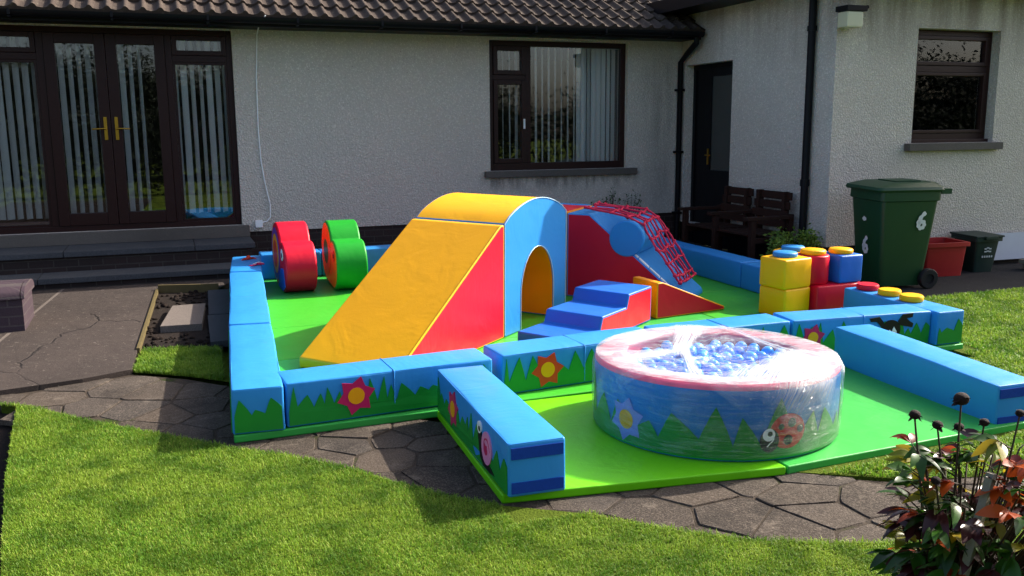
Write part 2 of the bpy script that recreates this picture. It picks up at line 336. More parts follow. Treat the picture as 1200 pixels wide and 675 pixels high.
def prism(name,prof,b0,b1,mats,parent=None,bevel=.012,seg=3,mids=None,side=0,end=0,smooth=40):
    """profile (a,z) polygon extruded along local y from b0 to b1; mids: material per profile edge"""
    n=len(prof); bm=bmesh.new()
    A=[bm.verts.new((a,b0,z)) for a,z in prof]; B=[bm.verts.new((a,b1,z)) for a,z in prof]
    f=bm.faces.new(A); f.material_index=side; f=bm.faces.new(B[::-1]); f.material_index=end
    for i in range(n):
        f=bm.faces.new((A[i],B[i],B[(i+1)%n],A[(i+1)%n])); f.material_index=mids[i] if mids else 0
    bmesh.ops.recalc_face_normals(bm,faces=bm.faces)
    if bevel:
        ed=[e for e in bm.edges if e.calc_face_angle(0)>R(28)]
        bmesh.ops.bevel(bm,geom=ed,offset=bevel,segments=seg,profile=.6,affect='EDGES',clamp_overlap=True)
    me=bpy.data.meshes.new(name); bm.to_mesh(me); bm.free()
    return link(name,me,mats,parent,smooth,True)
def plate(name,poly,o,u,v,mat,parent,off=.006,th=.0015,holes=None):
    """flat printed shape: polygon (s,t) on the plane o + s u + t v, standing just proud of it"""
    o=Vector(o);u=Vector(u);v=Vector(v);n=u.cross(v).normalized()
    bm=bmesh.new(); vs=[bm.verts.new(o+u*p+v*q+n*off) for p,q in poly]; f=bm.faces.new(vs); f.normal_update(); nrm=f.normal.copy()
    lo=[bm.verts.new(o+u*p+v*q+n*.0005) for p,q in poly]; k=len(vs)
    bmesh.ops.triangulate(bm,faces=[f],ngon_method='EAR_CLIP')
    for i in range(k): bm.faces.new((vs[i],lo[i],lo[(i+1)%k],vs[(i+1)%k]))
    me=bpy.data.meshes.new(name); bm.to_mesh(me); bm.free(); return link(name,me,mat,parent)
def circ(cx,cy,r,n=28,ry=None): return [(cx+r*math.cos(2*math.pi*k/n),cy+(ry or r)*math.sin(2*math.pi*k/n)) for k in range(n)]
def star(cx,cy,ro,ri,n=6,rot=.2):
    return [(cx+(ro if k%2==0 else ri)*math.cos(rot+math.pi*k/n),cy+(ro if k%2==0 else ri)*math.sin(rot+math.pi*k/n)) for k in range(2*n)]
def spikes(L,lo,hi,z0,seed,pitch=.085):
    """grass silhouette: pointed blades of uneven height with narrow notches between them"""
    rd=random.Random(seed); x=L-.012; top=[(x,lo+(hi-lo)*.3)]
    while x>.03:
        w=min(pitch*(.6+.8*rd.random()),x-.012); pk=x-w*rd.uniform(.25,.75); vy=x-w; ph=lo+(hi-lo)*rd.choice((.25,.55,.8,1.0)); vh=z0+(lo-z0)*rd.uniform(.62,1.1)
        v0=top[-1][1]
        for k in range(1,4):
            t=k/3; top.append((x+(pk-x)*t,v0+(ph-v0)*t**.85))
        for k in range(1,4):
            t=k/3; top.append((pk+(vy-pk)*t,ph+(vh-ph)*t**1.15))
        x=vy
    return [(top[-1][0],z0),(L-.012,z0)]+top
def smooth_poly(p,it=1):
    return p

# ------------------------------------------------------------------ ground
def sheet(name,poly,dz,mat,kind='structure',parent=None,thick=0,label=None,cat=None,cuts=0):
    bm=bmesh.new(); vs=[bm.verts.new((x,y,0)) for x,y in poly]; bm.faces.new(vs)
    bmesh.ops.bisect_plane(bm,geom=bm.verts[:]+bm.edges[:]+bm.faces[:],plane_co=(0,Y0,0),plane_no=(0,1,0))
    for v in bm.verts: v.co.z=G(v.co.y)+dz
    bmesh.ops.triangulate(bm,faces=bm.faces)
    bmesh.ops.recalc_face_normals(bm,faces=bm.faces)
    if sum(f.normal.z for f in bm.faces)<0: bmesh.ops.reverse_faces(bm,faces=bm.faces)
    if thick:
        r=bmesh.ops.extrude_face_region(bm,geom=bm.faces[:]); 
        bmesh.ops.translate(bm,verts=[g for g in r['geom'] if isinstance(g,bmesh.types.BMVert)],vec=(0,0,-thick)); bmesh.ops.recalc_face_normals(bm,faces=bm.faces)
    me=bpy.data.meshes.new(name); bm.to_mesh(me); bm.free(); o=link(name,me,mat,parent)
    tag(o,label,cat,None,kind); return o
def bez(poly,n=6):
    """smooth an open polyline"""
    out=[]; P=[Vector((a,b,0)) for a,b in poly]
    for i in range(len(P)-1):
        p0=P[max(i-1,0)];p1=P[i];p2=P[i+1];p3=P[min(i+2,len(P)-1)]
        for k in range(n):
            t=k/n; q=.5*((2*p1)+(p2-p0)*t+(2*p0-5*p1+4*p2-p3)*t*t+(3*p1-p0-3*p2+p3)*t**3); out.append((q.x,q.y))
    out.append(poly[-1]); return out
ground=[(-80,-80),(80,-80),(80,90),(-80,90)]
sheet('ground',ground,-.06,'turf')
low_edge=bez([(-1.06,6.02),(-.84,5.86),(-.54,5.52),(-.17,5.16),(.25,4.74),(.45,4.56),(.72,4.27),(.9,4.0),(1.19,3.63),(1.56,3.36),(1.74,3.17),(1.95,2.98),(2.15,2.84),(2.4,2.72),(2.7,2.62),(3.3,2.52),(4.2,2.5),(6,2.6),(9,2.8)],4)
up_edge=[(9,3.3),(6,3.05),(4.2,2.98),(3.6,3.0),(3.2,3.08),(2.95,3.24),(2.7,3.4),(2.4,3.62),(1.2,4.95),(.3,5.9),(.03,6.18),(-.31,6.42),(-.6,6.3),(-1.1,6.2),(-1.35,6.15)]
sheet('path',low_edge+up_edge,-.0035,'mortar',thick=.05)
def flagstones():
    rd=random.Random(4); poly=low_edge+up_edge; pts=[]; tries=0
    while tries<9000:
        tries+=1; p=(rd.uniform(-1.4,7),rd.uniform(2.3,6.7)); dm=.20+.16*rd.random()
        if all(math.hypot(p[0]-q[0],p[1]-q[1])>dm for q in pts): pts.append(p)
    keep=inside(np.array([p[0] for p in pts]),np.array([p[1] for p in pts]),poly); vs=[];fs=[]
    for i,p in enumerate(pts):
        near=[q for q in pts if q is not p and math.hypot(p[0]-q[0],p[1]-q[1])<1.1]
        if not keep[i]:
            k2=inside(np.array([p[0]+.12*math.cos(a) for a in (0,1.57,3.14,4.7)]),np.array([p[1]+.12*math.sin(a) for a in (0,1.57,3.14,4.7)]),poly)
            if not k2.any(): continue
        cell=[Vector((p[0]-.5,p[1]-.5)),Vector((p[0]+.5,p[1]-.5)),Vector((p[0]+.5,p[1]+.5)),Vector((p[0]-.5,p[1]+.5))]
        gap=rd.uniform(.001,.005)
        for q in near:
            n=Vector((q[0]-p[0],q[1]-p[1])); l=n.length; n/=l; d=l/2-gap; out=[]
            for k in range(len(cell)):
                A=cell[k]; B=cell[(k+1)%len(cell)]; da=(A-Vector(p)).dot(n)-d; db=(B-Vector(p)).dot(n)-d
                if da<=0: out.append(A)
                if da*db<0: out.append(A+(B-A)*(da/(da-db)))
            cell=out
            if len(cell)<3: break
        if len(cell)<3: continue
        ring=[]
        for k in range(len(cell)):
            A=cell[k]; B=cell[(k+1)%len(cell)]; L=(B-A).length; m=max(2,int(L/.035))
            for j in range(m):
                t_=j/m; c=A+(B-A)*t_; nz=noise.noise(Vector((c.x*13,c.y*13,3))); nn=(c-Vector(p)); nn=nn.normalized() if nn.length>1e-6 else Vector((1,0))
                cc=c-nn*(.002+.008*abs(nz)+(.003 if j==0 else 0)); ring.append(cc)
        z0=rd.uniform(-.001,.004); tx,ty=rd.uniform(-.012,.012),rd.uniform(-.012,.012); b0=len(vs); m=len(ring)
        for f_,dz in ((1,-.03),(1,-.004),(.975,.0)):
            for c in ring:
                q=Vector(p)+(c-Vector(p))*f_; vs.append((q.x,q.y,G(q.y)+z0+dz+(q.x-p[0])*tx+(q.y-p[1])*ty))
        vs.append((p[0],p[1],G(p[1])+z0+.001))
        for r in range(2):
            for k in range(m): fs.append((b0+r*m+k,b0+r*m+(k+1)%m,b0+(r+1)*m+(k+1)%m,b0+(r+1)*m+k))
        for k in range(m): fs.append((b0+2*m+k,b0+2*m+(k+1)%m,b0+3*m))
    mb=MB(); mb.add(vs,fs); o=link('flagstones',mb.mesh('flagstones'),'flag',None,35); tag(o,kind='structure')

# lawns
lawn_poly=[(-.97,6.0)]+[(x,y-.012) for x,y in low_edge[1:]]+[(9,-3),(-.45,-3)]
lawn_poly=[(-.93,5.93),(-.885,5.4),(-.82,4.7),(-.73,4.0),(-.6,3.0)]+[(-.3,-3),(9,-3)]+[(x,y-.01) for x,y in reversed(low_edge[1:])]
sheet('front_lawn',lawn_poly,.012,'turf',thick=.07)
lawn_r=[(9,3.32),(6,3.07),(4.2,3.0),(3.6,3.02),(3.2,3.1),(2.95,3.26),(2.7,3.42),(2.4,3.64),(2.4,4.6),(5.3,4.7),(5.4,6.44),(8.0,6.46),(16,6.5),(16,3.9)]
sheet('side_lawn',lawn_r,.008,'turf',thick=.05)
patch=[(-.3,6.44),(-.25,7.0),(.27,6.88),(.33,5.95),(.05,6.2)]
sheet('grass_patch_base',patch,.006,'turf')
sheet('drive',[(5.4,6.47),(16,6.5),(16,7.7),(6.4,7.7),(6.4,10.7),(4.0,10.7),(4.0,9.2),(5.35,9.2)],.0,'drive')
# patio of two big concrete bays with mortar joints
patio1=[(-1.27,7.36),(-1.36,6.2),(-1.1,6.21),(-.6,6.31),(-.31,6.43),(-.29,6.9),(-.16,9.25),(.4,9.1),(.55,9.45),(.85,9.45),(.85,9.62),(-.985,9.62)]
sheet('patio',patio1,.03,'patio',thick=.08)
sheet('patio_bay',[(-1.3,7.36),(-1.39,6.2),(-6,6.5),(-6,9.62),(-1.015,9.62)],.03,'patio',thick=.08)
sheet('mortar_joint',[(-1.3,7.36),(-1.27,7.36),(-.985,9.62),(-1.015,9.62)],.027,'slab')
sheet('terrace_behind_play',[(.86,9.45),(4.1,9.45),(4.1,10.68),(.86,10.68)],.02,'patio')
sheet('planting_bed',[(-.27,6.95),(-.15,9.22),(.39,9.07),(.3,6.86)],.004,'soil')
sheet('soil_edge',[(-1.06,6.02),(-.92,5.94),(-.81,4.7),(-.6,3.0),(-.3,-3),(-3.5,-3),(-3.5,6.2)],-.045,'soil')

# clods of soil in the bed
mb=MB()
for k in range(260):
    x=random.uniform(-.24,.34); y=random.uniform(7.0,9.1); r=random.uniform(.008,.03)
    if -.16<x<.26 and 7.4<y<8.35: continue
    mb.sphere((x,y,G(y)+.008),r,7,5,0,(random.uniform(.7,1.3),random.uniform(.7,1.3),random.uniform(.5,.9)))
for k in range(420):
    y=random.uniform(1.5,5.9); x=random.uniform(-2.6,-.99+.13*(5.9-y)/1.9*1.0-.03); r=random.uniform(.008,.035); mb.sphere((x,y,-.043),r,7,5,0,(random.uniform(.7,1.3),random.uniform(.7,1.3),random.uniform(.5,.9)))
o=mb.build('soil_clods','soil',smooth=60); tag(o,kind='stuff')
def slab(name,poly,dz,th,mat,label,cat):
    o=sheet(name,poly,dz,mat,None,None,th); tag(o,label,cat); return o
slab('paving_slab',[(-.13,7.52),(-.03,8.28),(.24,8.29),(.18,7.5)],.06,.055,'slab','grey paving slab lying on the dark soil of the small bed','slab')
slab('edging_slab',[(.22,6.98),(.24,7.9),(.42,7.9),(.41,6.98)],.035,.05,'step','dark paving slab beside the blue wall block, nearer the camera','slab')
slab('edging_slab',[(.25,7.93),(.29,9.0),(.5,9.0),(.45,7.93)],.035,.05,'step','dark paving slab beside the blue wall block, nearer the house','slab')
mb=MB(); 
for (a,b) in (((-.15,9.22),(.39,9.07)),):
    L=math.hypot(b[0]-a[0],b[1]-a[1]); mb.box(0,L,-.015,.015,-.03,.06)
o=mb.build('bed_edging','edge_wood',None,.004); o.location=(-.15,9.2,G(9.2)+.02); o.rotation_euler=(0,0,math.atan2(-.15,.54)); tag(o,'weathered yellowish timber edging across the back of the small bed','edging')
mb=MB(); mb.box(0,2.27,-.012,.012,-.03,.028)
o=mb.build('bed_edging','edge_wood',None,.004); o.location=(-.28,6.95,G(6.95)+.015); o.rotation_euler=(0,-math.atan(SL),math.atan2(2.27,.12)); tag(o,'narrow worn timber edging along the left side of the small bed','edging')

# grass blades -------------------------------------------------------
def inside(px,py,poly):
    c=np.zeros(len(px),bool); n=len(poly); j=n-1
    for i in range(n):
        xi,yi=poly[i]; xj,yj=poly[j]
        with np.errstate(divide='ignore',invalid='ignore'):
            k=((yi>py)!=(yj>py))&(px<(xj-xi)*(py-yi)/(yj-yi)+xi)
        c^=k; j=i
    return c
def grass(name,poly,box,n,hmin,hmax,dz,wid=.0022,excl=(),fall=None):
    x=rng.uniform(box[0],box[2],n); y=rng.uniform(box[1],box[3],n); k=inside(x,y,poly)
    for e in excl: k&=~inside(x,y,e)
    if fall is not None: k&=rng.random(n)<fall(x,y)
    x=x[k];y=y[k];n=len(x)
    z=SL*np.maximum(0,y-Y0)+dz
    cl=np.array([noise.noise(Vector((a*3.1,b*3.1,0))) for a,b in zip(x,y)]) if n<400000 else 0
    cl2=np.array([noise.noise(Vector((a*11,b*11,4))) for a,b in zip(x,y)])
    h=rng.uniform(hmin,hmax,n)*(1+.2*cl+.25*cl2); az=rng.uniform(0,2*np.pi,n); lean=rng.uniform(.1,1.25,n)*h
    w=wid*rng.uniform(.7,1.5,n)
    dx=np.cos(az);dy=np.sin(az)
    V=np.zeros((n,5,3))
    V[:,0]=np.stack([x-dy*w,y+dx*w,z],1); V[:,1]=np.stack([x+dy*w,y-dx*w,z],1)
    mx=x+dx*lean*.35;my=y+dy*lean*.35;mz=z+h*.6
    V[:,2]=np.stack([mx+dy*w*.8,my-dx*w*.8,mz],1); V[:,3]=np.stack([mx-dy*w*.8,my+dx*w*.8,mz],1)
    V[:,4]=np.stack([x+dx*lean,y+dy*lean,z+h*np.sqrt(np.maximum(.1,1-(lean/h)**2*.6))],1)
    me=bpy.data.meshes.new(name); me.vertices.add(n*5); me.vertices.foreach_set('co',V.reshape(-1))
    base=(np.arange(n)*5)[:,None]
    loops=np.concatenate([base+np.array([0,1,2,3]),base+np.array([3,2,4])],1).reshape(-1)
    st=(np.arange(n)*7)[:,None]+np.array([0,4]); tot=np.tile([4,3],n)
    me.loops.add(n*7); me.loops.foreach_set('vertex_index',loops); me.polygons.add(n*2)
    me.polygons.foreach_set('loop_start',st.reshape(-1)); me.polygons.foreach_set('loop_total',tot); me.update(calc_edges=True); me.validate()
    o=link(name,me,'blade'); tag(o,'short mown grass','grass',None,'stuff'); return o
flagstones()
foam_area=[(.2,4.8),(5.5,4.85),(5.6,9.6),(.4,9.6)]; ext_area=[(1.26,3.34),(2.7,3.34),(4.4,3.4),(4.5,4.95),(1.3,4.95)]
gp=[(x,y) for x,y in lawn_poly]
d=lambda x,y: np.clip((7.0/np.maximum(2.5,np.hypot(x,y)))**1.0-.2,.25,1)
grass('front_grass',[(x,y) for x,y in lawn_poly],(-1.1,1.2,6,6.1),1500000,.008,.021,.012,.0012,excl=(ext_area,),fall=lambda x,y: np.clip(1.0-.17*np.maximum(0,x-2.4),.2,1)*np.where(x<5.2,1,.4)*.75)
grass('edge_grass',[(x,y+.015) for x,y in low_edge]+[(x,y-.03) for x,y in reversed(low_edge)],(-1.1,1.2,6,6.1),700000,.012,.032,.005,.0016,excl=(ext_area,),fall=lambda x,y: np.where(x<3.2,.8,.3))
grass('side_grass',lawn_r,(2.5,3.0,15,6.5),520000,.015,.036,.01,.0028,excl=(foam_area,ext_area),fall=lambda x,y: np.clip(1.15-.07*np.maximum(0,x-4),.35,1)*.75)
grass('patch_grass',patch,(-.35,5.9,.4,7.05),26000,.02,.045,.006,.002,excl=(foam_area,))

# ------------------------------------------------------------------ bungalow
HY=10.65; WX=6.4; WY=7.7
house=empty('bungalow',(0,HY,0)); tag(house,'grey pebbledashed L shaped bungalow with dark brown window frames and tiled roof','bungalow')
def hp(o):
    o.parent=house; o.matrix_parent_inverse=house.matrix_basis.inverted(); return o
house.matrix_basis=Matrix.Translation((0,HY,0))
def wall_y(mb,x0,x1,z0,z1,y,th,holes,mi=0):
    """wall facing -Y with openings"""
    xs=sorted({x0,x1}|{h[0] for h in holes}|{h[1] for h in holes}); zs=sorted({z0,z1}|{h[2] for h in holes}|{h[3] for h in holes})
    for i in range(len(xs)-1):
        for j in range(len(zs)-1):
            a,b,c,d=xs[i],xs[i+1],zs[j],zs[j+1]
            if any(h[0]<=a and b<=h[1] and h[2]<=c and d<=h[3] for h in holes): continue
            mb.add([(a,y,c),(b,y,c),(b,y,d),(a,y,d)],[(0,1,2,3)],mi); mb.add([(a,y+th,c),(b,y+th,c),(b,y+th,d),(a,y+th,d)],[(3,2,1,0)],mi)
    for h in holes:
        a,b,c,d=h
        mb.add([(a,y,c),(a,y+th,c),(a,y+th,d),(a,y,d)],[(0,1,2,3)],mi); mb.add([(b,y,c),(b,y+th,c),(b,y+th,d),(b,y,d)],[(3,2,1,0)],mi)
        mb.add([(a,y,d),(b,y,d),(b,y+th,d),(a,y+th,d)],[(0,1,2,3)],mi); mb.add([(a,y,c),(b,y,c),(b,y+th,c),(a,y+th,c)],[(3,2,1,0)],mi)
    mb.add([(x0,y,z1),(x1,y,z1),(x1,y+th,z1),(x0,y+th,z1)],[(0,1,2,3)],mi)
DOOR=(-1.78,.76,.58,2.70); WIN=(3.73,5.6,1.11,2.68); WW=(7.45,8.6,1.44,2.63)
mb=MB(); wall_y(mb,-9,WX+.2,.5,2.98,HY,.28,[DOOR,WIN])
hp(mb.build('wall','render'))
mb=MB(); mb.box(-9,WX,HY+.025,HY+.25,-.2,.498); hp(mb.build('base_course','base_brick'))
# wing: side wall facing -X with the back door, front wall facing -Y with a window
SD=(9.5,10.56,.1,2.41)
def wall_x(mb,y0,y1,z0,z1,x,th,holes):
    t=MB(); wall_y(t,y0,y1,z0,z1,0,th,holes); mb.add([(x+p[1],p[0],p[2]) for p in t.v],t.f)
mb=MB(); wall_x(mb,WY,HY,.38,3.3,WX,.28,[(SD[0],SD[1],.38,SD[3])]); 
wall_y(mb,WX,15,.38,3.3,WY,.28,[WW])
for k in range(0): pass
hp(mb.build('wing_wall','render'))
mb=MB(); mb.box(WX+.02,15,WY+.02,WY+.2,-.2,.378); mb.box(WX+.02,WX+.2,WY+.2,SD[0],-.2,.378); mb.box(WX+.02,WX+.2,SD[1],HY,-.2,.378)
hp(mb.build('wing_base_course','black_pvc'))
# roofs
def tile_roof(name,x0,x1,ye,ze,pitch,rows,parent):
    per=.164; nx=int((x1-x0)/per*10); xs=np.linspace(x0,x1,nx+1); g=.27; vs=[];fs=[]
    ph=((xs-x0)%per)/per; prof=np.where(ph<.42,.034*np.sin(np.pi*ph/.42)**.8,.004*np.cos((ph-.42)/.58*2*np.pi)-.004)
    cp,sp=math.cos(pitch),math.sin(pitch)
    for r in range(rows):
        s0=r*g; s1=(r+1)*g+.03
        for s,l in ((s0,.0),(s0,.036),(s1,.006)):
            jit=[.004*noise.noise(Vector((round((x-x0)/per)*3.7,r*5.1,1))) for x in xs]
            for i,x in enumerate(xs):
                lift=l+(prof[i] if l>0 else -.004)+ (jit[i] if l else 0)
                vs.append((x,ye+s*cp-lift*sp,ze+s*sp+lift*cp))
        b=r*3*(nx+1)
        for q in range(2):
            for i in range(nx): a=b+q*(nx+1)+i; fs.append((a,a+1,a+nx+2,a+nx+1))
    mb=MB(); mb.add(vs,fs); return hp(link(name,mb.mesh(name,recalc=False),'tile',None,50))
tile_roof('roof',-9,8.0,10.13,2.79,R(29),9,house)
mb=MB(); mb.add([(-9,10.2,2.76),(12,10.2,2.76),(12,16,2.76+5.8*math.tan(R(29))),(-9,16,2.76+5.8*math.tan(R(29)))],[(0,1,2,3)]); mb.add([(-9,16,5.97),(12,16,5.97),(12,22,2.9),(-9,22,2.9)],[(0,1,2,3)])
hp(mb.build('roof_deck','black_pvc'))
mb=MB(); mb.box(-9,WX-.02,10.2,HY+.02,2.715,2.735); mb.box(-9,WX-.02,10.185,10.2,2.70,2.83); hp(mb.build('fascia','black_pvc'))
# half-round gutter with brackets
mb=MB(); prof=[(.06*math.cos(a),.06*math.sin(a)) for a in np.linspace(math.pi,2*math.pi,10)]; prof2=[(.053*math.cos(a),.053*math.sin(a)) for a in np.linspace(2*math.pi,math.pi,10)]
pr=prof+prof2; n=len(pr); gx0,gx1=-9,6.36; gy,gz=10.118,2.785
mb.add([(gx0,gy+a,gz+b) for a,b in pr]+[(gx1,gy+a,gz+b) for a,b in pr],[(i,(i+1)%n,n+(i+1)%n,n+i) for i in range(n)]); mb.add([(gx1,gy+a,gz+b) for a,b in prof],[tuple(range(10))])
for x in np.arange(-8.5,6.2,.9): mb.box(x-.012,x+.012,gy-.068,gy-.058,gz-.05,gz+.008); mb.box(x-.012,x+.012,gy-.068,gy+.06,gz-.072,gz-.061)
hp(mb.build('gutter','black_pvc',smooth=40))
mb=MB(); mb.tube([(6.28,10.12,2.72),(6.28,10.12,2.66),(6.32,10.4,2.55),(6.345,HY-.05,2.45),(6.345,HY-.05,.12)],.036,12)
for z in (2.1,1.3,.5): mb.box(6.29,6.395,HY-.09,HY,z-.015,z+.015)
hp(mb.build('downpipe','black_pvc',smooth=50))
mb=MB(); mb.tube([(WX-.05,8.02,3.02),(WX-.05,8.02,.1)],.04,12); mb.tube([(WX-.05,8.02,1.0),(WX-.05,8.02,1.07)],.05,12); mb.tube([(WX-.05,8.02,2.6),(WX-.05,8.02,2.65)],.05,12)
hp(mb.build('downpipe','black_pvc',smooth=50))
# wing roof: shallow hip with boarded eaves
e0,e1,f0=5.95,20,7.25; ze=3.06; pt=math.tan(R(19)); cx=12.0; zr=ze+.12+(cx-e0)*pt; yr=f0+(cx-e0)
mb=MB(); mb.add([(e0,f0,ze+.12),(e1-1.9,f0,ze+.12),(cx,yr,zr),(cx,24,zr),(e0,24,ze+.12),(e1-1.9,24,ze+.12)],[(0,1,2),(0,2,3,4),(1,5,3,2)])
hp(mb.build('wing_roof','tile'))
mb=MB(); mb.box(e0,WX,f0,14,ze-.02,ze); mb.box(WX,16,f0,WY,ze-.02,ze); mb.box(e0-.02,e0,f0-.02,14,ze-.03,ze+.13); mb.box(e0,16,f0-.02,f0,ze-.03,ze+.13)
hp(mb.build('wing_fascia','black_pvc'))
# cill of the big window, of the wing window
mb=MB(); mb.box(3.65,5.73,HY-.07,HY+.1,1.03,1.108); hp(mb.build('window_cill','cill',None,.008))
mb=MB(); mb.box(7.36,8.68,WY-.08,WY+.1,1.36,1.438); hp(mb.build('window_cill','cill',None,.008))
# frames --------------------------------------------------------
def frame(mb,x0,x1,z0,z1,y0,y1,w,bot=None):
    bot=bot or w
    mb.box(x0,x0+w,y0,y1,z0,z1); mb.box(x1-w,x1,y0,y1,z0,z1); mb.box(x0+w,x1-w,y0,y1,z1-w,z1); mb.box(x0+w,x1-w,y0,y1,z0,z0+bot)
def pane(x0,x1,z0,z1,y,parent,name='pane',mat='glass'):
    mb=MB(); mb.box(x0-.004,x1+.004,y,y+.006,z0-.004,z1+.004); o=mb.build(name,mat,parent); return o
def blinds(x0,x1,z0,z1,y,ang,parent,pitch=.088,skip=None,seed=1,wid=.089):
    rd=random.Random(seed); mb=MB(); x=x0
    while x<x1:
        if not (skip and skip(x)):
            a=R(ang+rd.uniform(-13,13)); hw=wid/2; dx,dy=hw*math.cos(a),hw*math.sin(a)
            n=5; vs=[]
            for k in range(n):
                s=-1+2*k/(n-1); c=.008*(1-s*s)
                for z in (z1,z0): vs.append((x+dx*s-c*math.sin(a),y+dy*s+c*math.cos(a),z+rd.uniform(-.003,.003)))
            mb.add(vs,[(2*k,2*k+1,2*k+3,2*k+2) for k in range(n-1)])
        x+=pitch
    mb.box(x0,x1,y-.02,y+.02,z1,z1+.03); return mb.build('blind','blind',parent,smooth=60,wn=False)
# French doors with sidelights
fy=HY+.06
mb=MB(); x0,x1,z0,z1=DOOR
frame(mb,x0,x1,z0,z1,fy,fy+.07,.06); mb.box(-1.17,-1.10,fy,fy+.07,z0+.06,z1-.06); mb.box(.07,.14,fy,fy+.07,z0+.06,z1-.06)
for a,b in ((x0+.06,-1.17),(.14,x1-.06)): mb.box(a,b,fy,fy+.07,2.36,2.43)
pd=hp(mb.build('patio_door','upvc',None,.006))
def sub(o,par): o.parent=par; o.matrix_parent_inverse=par.matrix_world.inverted() if False else Matrix(); return o
# parts below are built in world coordinates: cancel the house transform
def under(o,par):
    o.parent=par; o.matrix_parent_inverse=(house.matrix_basis@par.matrix_parent_inverse@par.matrix_basis).inverted() if par.parent else par.matrix_basis.inverted(); return o
for a,b in ((-1.098,-.517),(-.513,.068)):
    mb=MB(); frame(mb,a,b,z0+.062,z1-.062,fy-.018,fy+.05,.105,.13); lf=under(mb.build('door_leaf','upvc',None,.008),pd)
    under(pane(a+.105,b-.105,z0+.19,z1-.165,fy+.02,None),pd)
for xx,sg in ((-.57,-1),(-.462,1)):
    mb=MB(); mb.box(xx-.016,xx+.016,fy-.032,fy-.019,1.54,1.78); mb.tube([(xx,fy-.03,1.66),(xx,fy-.07,1.66),(xx+sg*.03,fy-.075,1.66),(xx+sg*.13,fy-.07,1.655)],.009,8)
    under(mb.build('door_handle','brass',None,.003),pd)
for a,b in ((x0+.06,-1.17),(.14,x1-.06)):
    mb=MB(); frame(mb,a+.002,b-.002,2.432,z1-.062,fy-.015,fy+.045,.05); under(mb.build('vent_frame','upvc',None,.006),pd)
    under(pane(a+.05,b-.05,2.48,z1-.11,fy+.02,None),pd); under(pane(a+.005,b-.005,z0+.07,2.355,fy+.03,None),pd)
    mb=MB(); frame(mb,a+.001,b-.001,z0+.061,2.359,fy+.01,fy+.05,.025); under(mb.build('glazing_bead','upvc'),pd)
under(blinds(-1.74,-1.1,.72,2.6,fy+.13,44,None,seed=2),pd); under(blinds(-1.05,-.5,.72,2.62,fy+.13,56,None,seed=3),pd); under(blinds(-.46,.05,.72,2.62,fy+.13,58,None,seed=4,skip=lambda x:x>-.12 and x<-.02),pd); under(blinds(.16,.74,.72,2.6,fy+.13,50,None,seed=5),pd)
# big window
mb=MB(); x0,x1,z0,z1=WIN; frame(mb,x0,x1,z0,z1,fy,fy+.07,.065,.09); mb.box(4.22,4.29,fy,fy+.07,z0+.09,z1-.065); mb.box(x0+.065,4.22,fy,fy+.07,2.21,2.27)
w1=hp(mb.build('window','upvc',None,.006))
mb=MB(); frame(mb,x0+.067,4.218,2.272,z1-.067,fy-.02,fy+.05,.055); under(mb.build('vent_frame','upvc',None,.006),w1)
mb=MB(); frame(mb,x0+.067,4.218,z0+.092,2.208,fy-.02,fy+.05,.055); under(mb.build('casement','upvc',None,.006),w1)
under(pane(x0+.12,4.165,2.33,z1-.12,fy+.02,None),w1); under(pane(x0+.12,4.165,z0+.147,2.155,fy+.02,None),w1); under(pane(4.292,x1-.067,z0+.092,z1-.067,fy+.03,None),w1)
under(blinds(x0+.06,5.0,1.18,2.62,fy+.12,57,None,seed=6),w1)
under(blinds(5.02,5.58,1.18,2.62,fy+.17,25,None,seed=7,pitch=.07),w1)
mb=MB(); mb.box(4.18,4.2,fy-.045,fy-.02,1.62,1.74); under(mb.build('window_handle','white_strip',None,.003),w1)
# wing window
wy=WY+.11; mb=MB(); x0,x1,z0,z1=WW; frame(mb,x0,x1,z0,z1,wy,wy+.07,.06,.1); mb.box(x0+.06,x1-.06,wy,wy+.07,2.19,2.26); mb.box(x0-.01,x1+.01,wy-.05,wy,z0,z0+.035)
w2=hp(mb.build('window','upvc',None,.006))
mb=MB(); frame(mb,x0+.062,x1-.062,2.262,z1-.062,wy-.015,wy+.05,.04); under(mb.build('vent_frame','upvc',None,.006),w2)
mb=MB(); frame(mb,x0+.062,x1-.062,z0+.102,2.188,wy-.015,wy+.05,.035); under(mb.build('casement','upvc',None,.006),w2)
under(pane(x0+.1,x1-.1,2.3,z1-.1,wy+.02,None),w2); under(pane(x0+.095,x1-.095,z0+.135,2.155,wy+.02,None),w2)
def curtain(x0,x1,z0,z1,y,amp,wave,seed,scallop=0):
    n=int((x1-x0)/.012); mb=MB(); vs=[];fs=[]
    for i in range(n+1):
        x=x0+(x1-x0)*i/n; yy=y+amp*math.sin(x*wave)+.4*amp*math.sin(x*wave*2.3+1); zz=z0+(scallop*abs(math.sin(x*11)) if scallop else 0)
        vs+=[(x,yy,z1),(x,yy,zz)]
    for i in range(n): fs.append((2*i,2*i+1,2*i+3,2*i+2))
    mb.add(vs,fs); return mb.build('curtain','lace',None,smooth=80,wn=False)
under(curtain(7.5,8.56,2.0,2.24,wy+.085,.012,55,1,.06),w2); under(curtain(7.5,8.56,2.28,2.6,wy+.085,.012,48,2),w2)
mb=MB(); 
for z in np.arange(1.6,2.1,.03): mb.box(7.55,8.5,wy+.2,wy+.222,z,z+.003)
under(mb.build('slatted_blind','lace',None),w2)
mb=MB(); mb.lathe([(.03,0),(.045,.02),(.048,.05),(.02,.085),(.022,.1),(.034,.115)],18,(7.93,wy+.1,1.5)); o=mb.build('vase','vase',None,smooth=60); tag(o,'small cream china vase standing on the inner sill of the wing window','vase')
mb=MB(); mb.box(7.4,8.65,wy+.07,wy+.24,1.48,1.5); under(mb.build('inner_sill','white_strip',None),w2)
